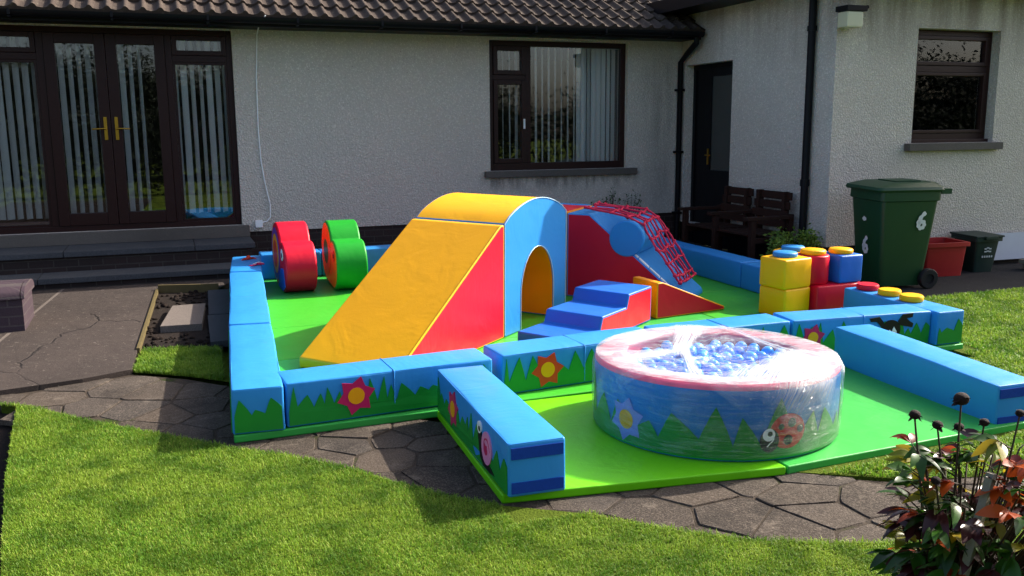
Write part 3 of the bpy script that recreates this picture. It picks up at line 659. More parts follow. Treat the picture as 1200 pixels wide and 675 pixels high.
# back door in the wing
mb=MB(); dx=WX+.12; a,b,c,d=SD
mb.box(dx,dx+.07,a,a+.06,c,d); mb.box(dx,dx+.07,b-.06,b,c,d); mb.box(dx,dx+.07,a+.06,b-.06,d-.06,d); mb.box(dx,dx+.07,b-.36,b-.3,c,d-.06); mb.box(dx+.02,dx+.05,b-.3,b-.06,c,d-.06)
bd=hp(mb.build('back_door','black_pvc',None,.005))
mb=MB(); mb.box(dx-.01,dx+.04,a+.062,b-.362,c+.01,1.08); mb.box(dx-.01,dx+.04,a+.062,a+.15,1.08,d-.062); mb.box(dx-.01,dx+.04,b-.45,b-.362,1.08,d-.062); mb.box(dx-.01,dx+.04,a+.15,b-.45,d-.16,d-.062)
under(mb.build('door_leaf','black_pvc',None,.005),bd)
mb=MB(); mb.box(dx+.005,dx+.015,a+.15,b-.45,1.08,d-.16); under(mb.build('pane','frost',None),bd)
mb=MB(); mb.box(dx-.022,dx-.01,b-.43,b-.40,1.15,1.35); mb.tube([(dx-.02,b-.415,1.27),(dx-.06,b-.415,1.27),(dx-.06,b-.53,1.27)],.009,8); under(mb.build('door_handle','brass',None),bd)
mb=MB(); mb.box(WX-.02,WX+.12,a,b,.0,.1); under(mb.build('threshold','step',None,.005),bd)
mb=MB(); mb.box(WX-.012,WX+.115,b,b+.0 if False else b+.012,.1,d); 
# rooms
def room(x0,x1,y0,y1,z0,z1):
    mb=MB(); vs=[(x,y,z) for x in (x0,x1) for y in (y0,y1) for z in (z0,z1)]
    mb.add(vs,[(4,6,7,5),(0,1,3,2),(2,3,7,6),(1,5,7,3)],0); mb.add(vs,[(0,2,6,4)],1); return hp(mb.build('room_interior',['room','carpet']))
room(-4,1.6,HY+.281,HY+4,.56,2.75); room(2.6,6.5,HY+.281,HY+4,.56,2.75); room(6.75,9.6,WY+.281,WY+2.5,.5,2.9)
# light fitting on the wing corner
mb=MB(); mb.box(WX-.05,WX+.2,WY-.2,WY-.02,2.745,2.80); mb.tube([(WX+.2,WY-.12,2.775),(WX+.27,WY-.12,2.80)],.02,8); mb.box(WX+.02,WX+.13,WY-.03,WY,2.62,2.75)
lamp=hp(mb.build('wall_light','black_pvc',None,.008))
mb=MB(); mb.box(WX-.035,WX+.165,WY-.185,WY-.035,2.59,2.745); under(mb.build('light_diffuser','diffuser',None,.02),lamp)
# white telephone cable and socket
pts=[(1.07,gy-.06,2.80),(1.03,HY-.25,2.72),(1.03,HY-.012,2.66),(1.0,HY-.01,2.2),(.99,HY-.01,1.65),(1.0,HY-.01,1.3),(1.03,HY-.012,1.05),(1.075,HY-.015,.8),(1.07,HY-.02,.66),(1.03,HY-.02,.61),(.98,HY-.02,.6)]
mb=MB(); mb.tube([tuple(Vector(p)) for p in pts],.0075,6); cb=hp(mb.build('cable','cable',smooth=80))
mb=MB(); mb.box(.9,.98,HY-.035,HY,.545,.625); hp(mb.build('cable_box','cable',None,.006))
# concrete steps to the French doors
st=empty('door_steps',(-1,10.2,0)); tag(st,'dark concrete double step below the French doors','steps')
def stp(o): o.parent=st; o.matrix_parent_inverse=Matrix.Translation((1,-10.2,0)); return o
for a,b in ((-3.4,-1.02),(-1.015,.22),(.225,.83)): mb=MB(); mb.box(a,b,9.96,HY+.03,.40,.455); stp(mb.build('tread','step',None,.008))
mb=MB(); mb.box(-3.4,.80,10.0,HY+.02,.1,.398); stp(mb.build('riser','base_brick'))
for a,b in ((-3.4,-1.22),(-1.215,.83)): mb=MB(); mb.box(a,b,9.56,9.998,.20,.255); stp(mb.build('tread','step',None,.008))
mb=MB(); mb.box(-3.4,.80,9.6,9.999,0,.198); stp(mb.build('riser','base_brick'))
mb=MB(); mb.box(-3.4,.83,HY-.1,HY+.06,.456,.578); stp(mb.build('door_sill','cill',None,.006))

# low brick wall with bullnosed coping
lw=empty('garden_wall',(-1.5,7.95,0)); tag(lw,'low purple brick wall end with rounded coping at the left edge','wall')
mb=MB(); mb.box(-3.6,-1.12,7.86,8.42,0,.36); o=mb.build('brickwork','blue_brick'); o.parent=lw; o.matrix_parent_inverse=Matrix.Translation((1.5,-7.95,0))
prof=[]; 
for k in range(13):
    a=math.pi*k/12; prof.append((.3*math.cos(a)*1.0,.36+.1*math.sin(a)**.7))
mb=MB(); n=len(prof); X=[-3.6+.225*k for k in range(12)]
for i,xa in enumerate(X):
    xb=min(xa+.219,-1.10)
    if xb<=xa: continue
    mb.add([(xa,8.14+p,z) for p,z in prof]+[(xb,8.14+p,z) for p,z in prof],[(k,k+1,n+k+1,n+k) for k in range(n-1)]+[tuple(range(n)),tuple(n+k for k in range(n-1,-1,-1)),(0,n,2*n-1,n-1)])
o=mb.build('coping','blue_brick',smooth=40); o.parent=lw; o.matrix_parent_inverse=Matrix.Translation((1.5,-7.95,0))

# ------------------------------------------------------------------ bins, boxes, bench
def wheelie():
    t=empty('wheelie_bin'); tag(t,'dark green wheeled bin with white painted sixes by the wing wall','wheelie bin')
    # local: front faces -x, wheels at +x
    def ring(hx0,hx1,hy,z,r=.05):
        out=[]
        for cx,cy,a0 in ((hx1-r,hy-r,0),(hx0+r,hy-r,90),(hx0+r,-hy+r,180),(hx1-r,-hy+r,270)):
            for k in range(5): a=R(a0+90*k/4); out.append((cx+r*math.cos(a),cy+r*math.sin(a),z))
        return out
    lv=[(-.22,.23,.22,.03),(-.235,.25,.225,.12),(-.30,.31,.275,.86),(-.32,.33,.29,.87),(-.32,.33,.29,.955)]
    mb=MB(); vs=[];fs=[]
    for l in lv: vs+=ring(*l)
    n=20
    for i in range(len(lv)-1):
        for k in range(n): fs.append((i*n+k,i*n+(k+1)%n,(i+1)*n+(k+1)%n,(i+1)*n+k))
    fs.append(tuple(range(n-1,-1,-1))); fs.append(tuple((len(lv)-1)*n+k for k in range(n))); mb.add(vs,fs)
    mb.build('body','bin',t,smooth=30)
    mb=MB(); vs=[];fs=[]; lv=[(-.36,.34,.3,.957),(-.37,.35,.31,.975),(-.36,.34,.3,1.0),(-.2,.3,.24,1.04)]
    for l in lv: vs+=ring(*l)
    for i in range(len(lv)-1):
        for k in range(n): fs.append((i*n+k,i*n+(k+1)%n,(i+1)*n+(k+1)%n,(i+1)*n+k))
    fs.append(tuple(range(n-1,-1,-1))); fs.append(tuple((len(lv)-1)*n+k for k in range(n))); mb.add(vs,fs)
    mb.box(-.1,.18,-.14,.14,1.03,1.052); mb.build('lid','bin',t,smooth=30)
    mb=MB(); mb.tube([(.42,-.26,.96),(.43,0,.965),(.42,.26,.96)],.016,10); mb.box(.32,.43,-.28,-.24,.93,.98); mb.box(.32,.43,.24,.28,.93,.98); mb.build('handle','bin',t)
    for s in (-1,1):
        mb=MB(); mb.lathe([(.03,-.03),(.092,-.03),(.1,-.02),(.1,.02),(.092,.03),(.05,.03),(.045,.012),(.02,.012)],24)
        me=mb.mesh('wheel'); me.transform(Matrix.Translation((.27,s*.255,.1))@Matrix.Rotation(R(-90*s),4,'X')); link('wheel',me,'rubber',t,40)
    mb=MB(); mb.tube([(.27,-.25,.1),(.27,.25,.1)],.012,8); mb.build('axle','rubber',t)
    return t
def six(cx,cy,h,parent,o,u,v,w=.014,n=26,kind='6'):
    """a hand-painted digit as a ribbon of paint"""
    if kind=='6': pts=[(.28,.98),(.05,.75),(-.12,.45),(-.12,.2),(.02,.03),(.2,.08),(.26,.25),(.17,.42),(.0,.4),(-.1,.28)]
    else: pts=[(-.1,.8),(.0,.95),(.15,.95),(.2,.8)]
    pts=bez([(a,b) for a,b in pts],5); L=[];Rr=[]
    for i,(a,b) in enumerate(pts):
        p=pts[max(0,i-1)];q=pts[min(len(pts)-1,i+1)]; dx,dy=q[0]-p[0],q[1]-p[1]; l=math.hypot(dx,dy) or 1; ww=w/h*(.75+.5*abs(math.sin(i*.7)))
        L.append((cx+(a-dy/l*ww)*h,cy+(b+dx/l*ww)*h)); Rr.append((cx+(a+dy/l*ww)*h,cy+(b-dx/l*ww)*h))
    o=Vector(o);u=Vector(u);v=Vector(v);nn=u.cross(v).normalized(); mb=MB()
    vs=[o+u*s+v*t_+nn*.004 for s,t_ in L]+[o+u*s+v*t_+nn*.004 for s,t_ in Rr]; k=len(L)
    mb.add(vs,[(i,i+1,k+i+1,k+i) for i in range(k-1)]); return mb.build('painted_six','paint',parent)
wb=wheelie()
sl=math.atan2(.065,.74); slf=math.atan2(.065,.74)
# side (-y) face: leans out by about 4 degrees
six(.12,.60,.16,wb,(0,-.215-.012,.0),(1,0,0),(0,-math.tan(R(3.9)),1),.018)
six(-.02,.34,.16,wb,(-.218-.012,0,0),(0,-1,0),(-math.tan(R(5)),0,1),.018); six(-.03,.56,.12,wb,(-.218-.012,0,0),(0,-1,0),(-math.tan(R(5)),0,1),.018,kind='top')
put(wb,6.70,7.12,R(-9))
def crate(name,L,W,H,flare,mat,lid=False,label=None):
    t=empty(name); tag(t,label,'recycling box')
    def rr(hx,hy,z,r=.03):
        out=[]
        for cx,cy,a0 in ((hx-r,hy-r,0),(-hx+r,hy-r,90),(-hx+r,-hy+r,180),(hx-r,-hy+r,270)):
            for k in range(4): a=R(a0+30*k); out.append((cx+r*math.cos(a),cy+r*math.sin(a),z))
        return out
    lv=[(L/2-flare,W/2-flare,0),(L/2,W/2,H-.04),(L/2+.025,W/2+.025,H-.04),(L/2+.025,W/2+.025,H),(L/2-.01,W/2-.01,H),(L/2-flare-.01,W/2-flare-.01,.02)]
    mb=MB(); vs=[];fs=[];n=16
    for l in lv: vs+=rr(*l)
    for i in range(len(lv)-1):
        for k in range(n): fs.append((i*n+k,i*n+(k+1)%n,(i+1)*n+(k+1)%n,(i+1)*n+k))
    fs.append(tuple(range(n-1,-1,-1))); fs.append(tuple((len(lv)-1)*n+k for k in range(n))); mb.add(vs,fs); mb.build('tub',mat,t,smooth=30)
    if lid:
        mb=MB(); mb.box(-L/2-.03,L/2+.03,-W/2-.03,W/2+.03,H+.002,H+.022); mb.box(-.08,.08,-W/2-.05,-W/2-.031,H-.02,H+.02); mb.build('lid',mat,t,.008)
    return t
b1=crate('recycling_box',.50,.36,.36,.02,'redbox',False,'open red plastic recycling box beside the wheeled bin'); put(b1,7.60,7.42,R(-6))
b2=crate('recycling_box',.31,.34,.38,.03,'greenbox',True,'dark green lidded recycling box right of the red one'); put(b2,8.2,7.45,R(-4))
mb=MB()
for q in ((-.03,.26),(0,.27),(.03,.26),(-.03,.23),(0,.235),(.03,.23)): mb.box(q[0]-.0155,q[0]+.0155,-.1745,-.172,q[1]-.008,q[1]+.006)
mb.build('printed_emblem','logo',b2)
mb=MB()
for k in range(5): mb.box(-.07+k*.03,-.052+k*.03,-.1725,-.170,.165,.185)
mb.build('printed_lettering','logo',b2)
bo=MB(); bo.box(-.35,.45,-.02,.02,0,.3); o=bo.build('white_board','white_board',None,.004); o.location=(9.0,7.6,.12); o.rotation_euler=(R(-8),0,R(-2)); tag(o,'white board leaning against the base of the wing wall','board')
bo=MB(); bo.box(-.25,.35,-.09,.09,0,.05); bo.box(-.2,-.12,-.08,.08,-.06,0); bo.box(.2,.28,-.08,.08,-.06,0); o=bo.build('timber_offcut','wood',None,.005); o.location=(8.95,7.2,.12); o.rotation_euler=(0,0,R(-10)); tag(o,'short pale timber offcut on the ground below the white board','timber')
# two seat wooden bench against the wing side wall (seat faces -x)
bn=empty('garden_bench',(6.05,8.8,G(8.8))); tag(bn,'dark brown slatted two seat wooden bench against the wing wall','bench')
def bp(mb,name): o=mb.build(name,'dark_wood',bn,.006); return o
for y in (-.68,0.02,.66):
    mb=MB(); mb.box(-.3,-.24,y-.03,y+.03,0,.55); mb.box(.18,.24,y-.03,y+.03,0,.60); mb.box(-.36,.22,y-.045,y+.045,.55,.585); mb.box(-.24,.18,y-.02,y+.02,.3,.36); bp(mb,'arm_frame')
for y0,y1 in ((-.645,-.015),(.055,.625)):
    mb=MB(); [mb.box(-.27+k*.1,-.185+k*.1,y0,y1,.37,.395) for k in range(5)]; bp(mb,'seat')
    mb=MB(); 
    for k in range(4): mb.box(.17+k*.022,.195+k*.022,y0,y1,.44+k*.1,.525+k*.1)
    mb.box(.195,.27,y0+.06,y0+.11,.36,.83); mb.box(.195,.27,y1-.11,y1-.06,.36,.83); bp(mb,'backrest')
# shrub behind the foam bricks, small wall plants
def leaf_cloud(name,mat,parent,c,rx,ry,rz,n,size,seed,hollow=.4,clumps=10):
    rd=random.Random(seed); mb=MB(); cs=[]
    for k in range(clumps):
        while True:
            p=Vector((rd.uniform(-1,1),rd.uniform(-1,1),rd.uniform(-1,1)))
            if hollow<p.length<1: break
        cs.append((p,rd.uniform(.25,.5)))
    for k in range(n):
        p,r=rd.choice(cs); q=p+Vector((rd.gauss(0,1),rd.gauss(0,1),rd.gauss(0,1)))*r*.5
        q=Vector((c[0]+q.x*rx,c[1]+q.y*ry,c[2]+q.z*rz)); s=size*rd.uniform(.6,1.3)
        u=Vector((rd.gauss(0,1),rd.gauss(0,1),rd.gauss(0,.6))).normalized(); w=u.cross(Vector((rd.gauss(0,1),rd.gauss(0,1),rd.gauss(0,1)))).normalized()
        mb.add([q-u*s,q+w*s*.45-u*.1*s,q+u*s,q-w*s*.45-u*.1*s],[(0,1,2,3)])
    return link(name,mb.mesh(name,recalc=False),mat,parent)
def shrub(name,x,y,z,h,r,n,label,seed,mat='shrub_leaf',size=.025):
    t=empty(name,(x,y,z)); tag(t,label,'shrub'); rd=random.Random(seed)
    leaf_cloud('foliage',mat,t,(0,0,h*.6),r,r,h*.42,n,size,seed,.1,14)
    mb=MB()
    for k in range(9):
        a=rd.uniform(0,6.28); mb.tube([(0,0,0),(r*.4*math.cos(a),r*.4*math.sin(a),h*.45),(r*.7*math.cos(a),r*.7*math.sin(a),h*.85)],[.008,.005,.002],5)
    mb.build('stem','stem',t); return t
shrub('leafy_shrub',6.0,7.75,G(7.75),.52,.26,2600,'small bushy green shrub behind the yellow foam brick in front of the bench',3)
for i,(x,lab) in enumerate(((5.05,'left'),(5.27,'middle'),(5.55,'right'))):
    t=empty('wall_plant',(x,10.4,G(10.4))); lab2={'left':'leftmost thin dark plant against the house wall behind the blue foam platform','middle':'bushiest dark plant against the house wall behind the net ramp','right':'right hand thin dark plant against the house wall behind the net ramp'}[lab]; tag(t,lab2,'plant')
    mb=MB(); rd=random.Random(i); tips=[]
    for k in range((4,10,6)[i]):
        a=rd.uniform(0,6.28); l=rd.uniform(.03,.12); p=(l*math.cos(a),l*math.sin(a),rd.uniform(.5,.74)*(.92,1,.96)[i]); mb.tube([(0,0,0),(p[0]*.4,p[1]*.4,p[2]*.6),p],[.005,.004,.002],5); tips.append(p)
    mb.build('stem','stem',t); mb=MB()
    for p in tips:
        for k in range(16):
            s=.034; q=Vector(p)+Vector((rd.gauss(0,.016),rd.gauss(0,.016),rd.uniform(-.16,.02))); u=Vector((rd.gauss(0,1),rd.gauss(0,1),rd.gauss(.4,.6))).normalized(); w=u.cross(Vector((0.3,.2,1))).normalized()
            mb.add([q,q+u*s*.6+w*s*.3,q+u*s*1.3,q+u*s*.6-w*s*.3],[(0,1,2,3)])
    link('foliage',mb.mesh('foliage',recalc=False),'leaf_dark',t)

# ------------------------------------------------------------------ soft play
def mat_piece(label,poly,mat,x=None):
    """50 mm foam floor mat from a ground polygon"""
    cx=sum(p[0] for p in poly)/len(poly); cy=sum(p[1] for p in poly)/len(poly)
    bm=bmesh.new(); A=[bm.verts.new((px-cx,py-cy,.045)) for px,py in poly]; B=[bm.verts.new((px-cx,py-cy,.002)) for px,py in poly]
    bm.faces.new(A); bm.faces.new(B[::-1]); n=len(A)
    for i in range(n): bm.faces.new((A[i],B[i],B[(i+1)%n],A[(i+1)%n]))
    bmesh.ops.recalc_face_normals(bm,faces=bm.faces)
    bmesh.ops.bevel(bm,geom=bm.edges[:],offset=.009,segments=3,profile=.6,affect='EDGES')
    me=bpy.data.meshes.new('floor_mat'); bm.to_mesh(me); bm.free(); o=link('floor_mat',me,mat,None,40,True); tag(o,label,'floor mat','green foam floor mats'); put(o,cx,cy); return o
def lerp(a,b,t): return tuple(a[i]+(b[i]-a[i])*t for i in range(2))
A0,B0,C0,D0=(.235,4.845),(5.42,4.95),(5.2,9.55),(.56,9.55)
ys=[0,.3,.5,.74,1.0]; xs=[0,.27,.52,.76,1.0]
names=['nearest row','second row','third row','back wall row']; coln=['left','centre left','centre right','right']
for j in range(4):
    for i in range(4):
        def pt(u,v,gx,gy): 
            l=lerp(A0,D0,v); r=lerp(B0,C0,v); p=lerp(l,r,u); return (p[0]+gx,p[1]+gy)
        g=.003; q=[pt(xs[i],ys[j],g,g),pt(xs[i+1],ys[j],-g,g),pt(xs[i+1],ys[j+1],-g,-g),pt(xs[i],ys[j+1],g,-g)]
        mat_piece('green foam mat inside the play square, %s, %s one'%(names[j],coln[i]),q,'mat_green' if (i+j)%3 else 'mat_green2')
mat_piece('lime green foam mat under the near blue block and the ball pool',[(1.29,3.58),(2.665,3.40),(2.69,4.84),(1.36,4.86)],'lime')
mat_piece('mid green foam mat under the right hand blue block and the pool edge',[(2.675,3.40),(4.40,3.47),(4.52,4.9),(2.70,4.84)],'mat_green2')

def wall_block(p0,p1,label,w=.27,h=.25,seed=0,side=1,print_face=True,gap=.004,deco=None,studs=(),ends=False,z=.046,dz=0):
    """blue padded wall block whose printed face runs p0 -> p1 (printed face on the right-hand side of travel)"""
    L=math.hypot(p1[0]-p0[0],p1[1]-p0[1])-2*gap; th=math.atan2(p1[1]-p0[1],p1[0]-p0[0])
    t=empty('wall_block'); tag(t,label,'wall block','blue foam wall blocks')
    softbox('block_cover',L,w,h+dz,'sky_blue',t,.013,.002,seed)
    # piping along the top edges
    mb=MB()
    for y in (.006,w-.006): mb.tube([(.012,y,h+dz-.005),(L-.012,y,h+dz-.005)],.0032,6)
    for x in (.006,L-.006): mb.tube([(x,.012,h+dz-.005),(x,w-.012,h+dz-.005)],.0032,6)
    mb.build('piping','sky_blue',t,smooth=80)
    if print_face:
        gt=plate('grass_print',spikes(L,h*.42,h*.9,.012,seed*3+1),(0,0,0),(1,0,0),(0,0,1),'grass_print',t,.0055)
    if ends:
        plate('grass_print',spikes(w,h*.42,h*.85,.012,seed*3+2,.085),(0,w,0),(0,-1,0),(0,0,1),'grass_print',t,.0055)
        plate('grass_print',spikes(w,h*.42,h*.85,.012,seed*3+5,.085),(L,0,0),(0,1,0),(0,0,1),'grass_print',t,.0055)
    if L>.9 and seed>=20 and seed<30:
        mb=MB(); mb.tube([(L/2,-.0035,.02),(L/2,-.0035,h+dz-.01),(L/2,.004,h+dz+.001),(L/2,w-.004,h+dz+.001),(L/2,w+.003,h+dz-.01),(L/2,w+.003,.02)],.0035,6); mb.build('hinge_seam','sky_blue',t,smooth=80)
    if deco: deco(t,L,w,h)
    for (s,c) in studs:
        mb=MB(); mb.lathe([(.0,0),(.082,0),(.088,.006),(.088,.036),(.08,.046),(.0,.048)],32,(s,w*.5,h+.003),close=False); mb.build('stud',c,t,smooth=50)
    warp(t,seed); put(t,p0[0]+gap*math.cos(th),p0[1]+gap*math.sin(th),th,z)
    return t
def warp(t,seed,amp=.0065):
    for ch in t.children_recursive:
        me=ch.data
        for v in me.vertices:
            p=v.co; q=Vector((p.x*2.3+seed*3.7,p.y*3,p.z*3)); e=min(1,max(0,p.z/.1)); v.co=p+Vector((noise.noise(q)*.4,noise.noise(q+Vector((9,0,0))),noise.noise(q+Vector((0,17,0)))*e))*amp
        me.update()
def flower(t,s,z,r,petal,o=(0,0,0),u=(1,0,0),rot=.25):
    f=plate('flower_print',star(s,z,r,r*.66,6,rot),o,u,(0,0,1),petal,t,.0075,.002)
    plate('flower_centre',circ(s,z,r*.42),o,u,(0,0,1),'yellow_print',f,.0095,.002)
# left side, front to back (printed face = outside = -x => travel from back to front)
LW=[(.235,4.85),(.325,6.35),(.395,7.3),(.47,8.45),(.545,9.27)]
ll=['longest blue wall block of the left side, running back from the near corner','second blue wall block of the left side counted from the near corner','third blue wall block of the left side counted from the near corner','last blue wall block of the left side, beside the door steps with ribbons on it']
def off(p,q,d):
    l=math.hypot(q[0]-p[0],q[1]-p[1]); return (p[0]-(q[1]-p[1])/l*d,p[1]+(q[0]-p[0])/l*d)
for i in range(4):
    b=wall_block(LW[i+1],LW[i],ll[i],w=.275,seed=10+i,ends=(i==0),dz=(0,.008,-.004,.006)[i])
# front row
wall_block((.515,4.862),(1.735,4.95),'blue front wall block with a magenta flower, left of the near projecting block',seed=21,deco=lambda t,L,w,h: flower(t,.385,.135,.112,'pink_print'))
wall_block((1.8,4.985),(2.95,5.1),'blue front wall block with an orange red flower, left of the ball pool',w=.28,seed=22,deco=lambda t,L,w,h: flower(t,.31,.125,.115,'red_print',rot=.1))
wall_block((2.97,5.1),(4.0,5.13),'blue front wall block behind the ball pool',seed=23)
def dog(t,L,w,h):
    flower(t,.16,.12,.1,'pink_print')
    o=(0,0,0);u=(1,0,0)
    b=plate('animal_print',circ(.80,.13,.085,24,.075),o,u,(0,0,1),'black_print',t,.0075)
    for p in ([(.74,.19),(.70,.235),(.62,.23),(.63,.205),(.68,.2),(.72,.16)],[(.86,.19),(.9,.24),(.985,.245),(.98,.215),(.93,.21),(.96,.185),(.99,.17),(.985,.14),(.94,.15),(.88,.16)]): plate('ear',p,o,u,(0,0,1),'black_print',b,.0085)
    plate('muzzle',[(.76,.06),(.86,.06),(.85,.12),(.825,.155),(.81,.12),(.79,.135),(.77,.11)],o,u,(0,0,1),'white_print',b,.0095)
wall_block((4.01,5.125),(5.165,5.03),'blue front wall block with a black animal face, right of the pool',seed=24,deco=dog)
# right side, outside faces +x: travel from front to back
RW=[((5.42,4.97),(5.41,5.97)),((5.36,6.48),(5.32,7.3)),((5.32,7.3),(5.27,8.4)),((5.27,8.4),(5.22,9.3))]
rl=['blue corner block with round studs on top at the right front','blue wall block of the right side behind the stacked bricks','blue wall block of the right side left of the green shrub','far blue wall block of the right side in the shade']
for i in range(4):
    wall_block(RW[i][0],RW[i][1],rl[i],w=.25,seed=30+i,ends=(i==0),studs=(((.39,'yellow'),(.62,'yellow'),(.86,'red')) if i==0 else ()))
# back row (outside faces +y: travel right to left)
BW=[4.98,3.9,2.62,1.75,1.42,.82]
bl=['rightmost blue block of the back wall behind the net ramp','blue block of the back wall behind the yellow arch','blue block of the back wall right of the green rocker','short blue block of the back wall by the green rocker','blue block of the back wall behind the red rocker']
for i in range(5): wall_block((BW[i],9.56),(BW[i+1],9.56),bl[i],w=.25,seed=40+i,print_face=False)

# projecting blocks with velcro ends
def projecting(p0,p1,label,seed,deco):
    L=math.hypot(p1[0]-p0[0],p1[1]-p0[1]); th=math.atan2(p1[1]-p0[1],p1[0]-p0[0])
    t=empty('wall_block'); tag(t,label,'wall block','blue foam wall blocks'); w=.272; h=.25
    softbox('block_cover',L,w,h,'sky_blue',t,.012,.002,seed)
    for z in (.018,h-.072): 
        plate('fastening_tape',[(.014,z),(w-.014,z),(w-.014,z+.052),(.014,z+.052)],(L,0,0),(0,1,0),(0,0,1),'velcro',t,.0065,.002)
    mb=MB()
    for y in (.005,w-.005): mb.tube([(.012,y,h-.004),(L-.012,y,h-.004)],.003,6)
    mb.tube([(L-.005,.012,h-.004),(L-.005,w-.012,h-.004)],.003,6); mb.build('piping','sky_blue',t,smooth=80)
    if deco: deco(t,L,w,h)
    warp(t,seed); put(t,p0[0],p0[1],th,.047); return t
def snail(t,L,w,h):
    # printed on the -x side (local y=0 side when travelling towards the camera is +? handled by u)
    o=(L,w,0) if False else (0,0,0)
    g=plate('grass_print',spikes(L,h*.45,h*.85,.012,77),(0,0,0),(1,0,0),(0,0,1),'grass_print',t,.0055)
    flower(t,.36,.125,.105,'pink_print')
    b=plate('snail_body',[(.86,.16),(.875,.2),(.9,.21),(.915,.17),(.93,.10),(.98,.06),(1.06,.05),(1.12,.03),(1.06,.022),(.95,.022),(.9,.05),(.88,.10)],(0,0,0),(1,0,0),(0,0,1),'black_print',t,.0075)
    s=plate('snail_shell',circ(1.0,.125,.075,26,.08),(0,0,0),(1,0,0),(0,0,1),'palepink',t,.009)
    sp=bez([(1.0+.055*(1-k/9)*math.cos(k*1.1),.125+.058*(1-k/9)*math.sin(k*1.1)) for k in range(9)],3); w2=.004
    plate('shell_spiral',[(a+.0,b_+w2) for a,b_ in sp]+[(a,b_-w2) for a,b_ in reversed(sp)],(0,0,0),(1,0,0),(0,0,1),'pink_print',s,.0105)
    e=plate('eye',circ(.888,.195,.03,18),(0,0,0),(1,0,0),(0,0,1),'white_print',t,.0098); plate('pupil',circ(.895,.19,.014,14),(0,0,0),(1,0,0),(0,0,1),'black_print',e,.0113)
projecting((1.36,4.84),(1.30,3.53),'blue block projecting towards the camera on the lime mat, with a pink snail',51,snail)
projecting((4.17,4.88),(4.09,3.50),'plain blue block projecting towards the camera, right of the ball pool',52,None)

# yellow arch tunnel
ar=empty('arch_tunnel'); tag(ar,'blue tunnel arch with a curved yellow roof','soft play arch')
Wd,Dp,Hs,Ri=1.03,.80,.86,.15
top=[]; 
for k in range(15):
    s=k/14; top.append((Wd*(1-s),Hs+ (Ri)*math.sin(math.pi*min(1,max(0,s)))**.75 if 0<s<1 else Hs))
op=[(.25,0),(.25,.27)]+[(.25+.28*(1-math.cos(math.pi*k/16)),.27+.36*math.sin(math.pi*k/16)) for k in range(1,16)]+[(.81,.27),(.81,0)]
prof=[(0,0)]+[(a,z) for a,z in op]+[(Wd,0)]+top
def ring_prism(name,outer,inner,b0,b1,mats,parent):
    pass
bm=bmesh.new(); n=len(prof)
F=[bm.verts.new((a,0,z)) for a,z in prof]; K=[bm.verts.new((a,Dp,z)) for a,z in prof]
f1=bm.faces.new(F); f1.material_index=0; f2=bm.faces.new(K[::-1]); f2.material_index=0
for i in range(n):
    f=bm.faces.new((F[i],K[i],K[(i+1)%n],F[(i+1)%n])); a=prof[i];b=prof[(i+1)%n]
    mid=((a[0]+b[0])/2,(a[1]+b[1])/2)
    f.material_index=1 if (mid[1]>=Hs-.005) else (2 if .2<mid[0]<.85 and mid[1]>.001 else 0)
bmesh.ops.recalc_face_normals(bm,faces=bm.faces)
ed=[e for e in bm.edges if e.calc_face_angle(0)>R(30)]
bmesh.ops.bevel(bm,geom=ed,offset=.01,segments=3,profile=.6,affect='EDGES',clamp_overlap=True)
me=bpy.data.meshes.new('arch_body'); bm.to_mesh(me); bm.free(); link('arch_body',me,['sky_blue','yellow','deep_yellow'],ar,40,True)
mb=MB(); mb.tube([(a,-.002,z) for a,z in [(0,.02)]+[(0,Hs)]+list(reversed(top))+[(Wd,.02)]],.004,6); mb.tube([(a,-.002,z) for a,z in op],.004,6); mb.build('piping','piping',ar,smooth=80)
put(ar,2.30,6.29,R(40),.047)
# yellow ramp with red sides, leaning on the arch
rp=empty('ramp_wedge'); tag(rp,'big yellow foam ramp with red side, against the arch','soft play ramp')
RL=1.36; pr=[(0,0),(0,Hs-.005),(-.05,Hs-.005),(-RL,.07),(-RL,0)]
prism('ramp_body',pr,0,.80,['ramp_yellow','red','ramp_yellow'],rp,.012,3,[2,0,0,0,0],1,1)
mb=MB(); mb.tube([(-RL,.003,.07),(-.05,.003,Hs-.005)],.004,6); mb.build('piping','yellow',rp,smooth=80)
put(rp,2.30-.004,6.29-.004,R(40),.047)
# net ramp
nr=empty('net_ramp'); tag(nr,'red sided blue climbing ramp under the red rope net','soft play ramp')
NW=.667; NH=.763; NA=1.085; NZ=.06; NF=.212
pr=[(0,0),(0,NH),(NF,NH),(NA,NZ),(1.1,.035),(1.1,0)]
prism('ramp_body',pr,0,NW,['sky_blue','red','yellow'],nr,.012,3,[2,0,0,0,0,0],1,1)
mb=MB(); mb.box(-.045,-.002,0,NW,.0,NH+.004); mb.build('end_panel','deep_yellow',nr,.006)
mb=MB()
for k in range(5):
    s0=.42+k*.115; s1=s0+.1; b=.012; wd=.032; a0=NF+(NA-NF)*s0; a1=NF+(NA-NF)*s1; z0=NH-(NH-NZ)*s0; z1=NH-(NH-NZ)*s1
    mb.add([(a0,b,z0+.012),(a1,b,z1+.012),(a1,b+wd,z1+.012),(a0,b+wd,z0+.012),(a0,b,z0),(a1,b,z1),(a1,b+wd,z1),(a0,b+wd,z0)],[(0,1,2,3),(0,4,5,1),(3,2,6,7),(0,3,7,4),(1,5,6,2)])
mb.build('edge_tape','white_strip',nr)
mb=MB(); mb.lathe([(.001,0),(.15,0),(.16,.01),(.16,.65),(.15,.66),(.001,.66)],40,close=False); me=mb.mesh('roll'); me.transform(Matrix.Translation((.565,-.012,.565))@Matrix.Rotation(R(-90),4,'X')); link('roll',me,'sky_blue',nr,40)
put(nr,3.36,7.53,R(-46),.047)
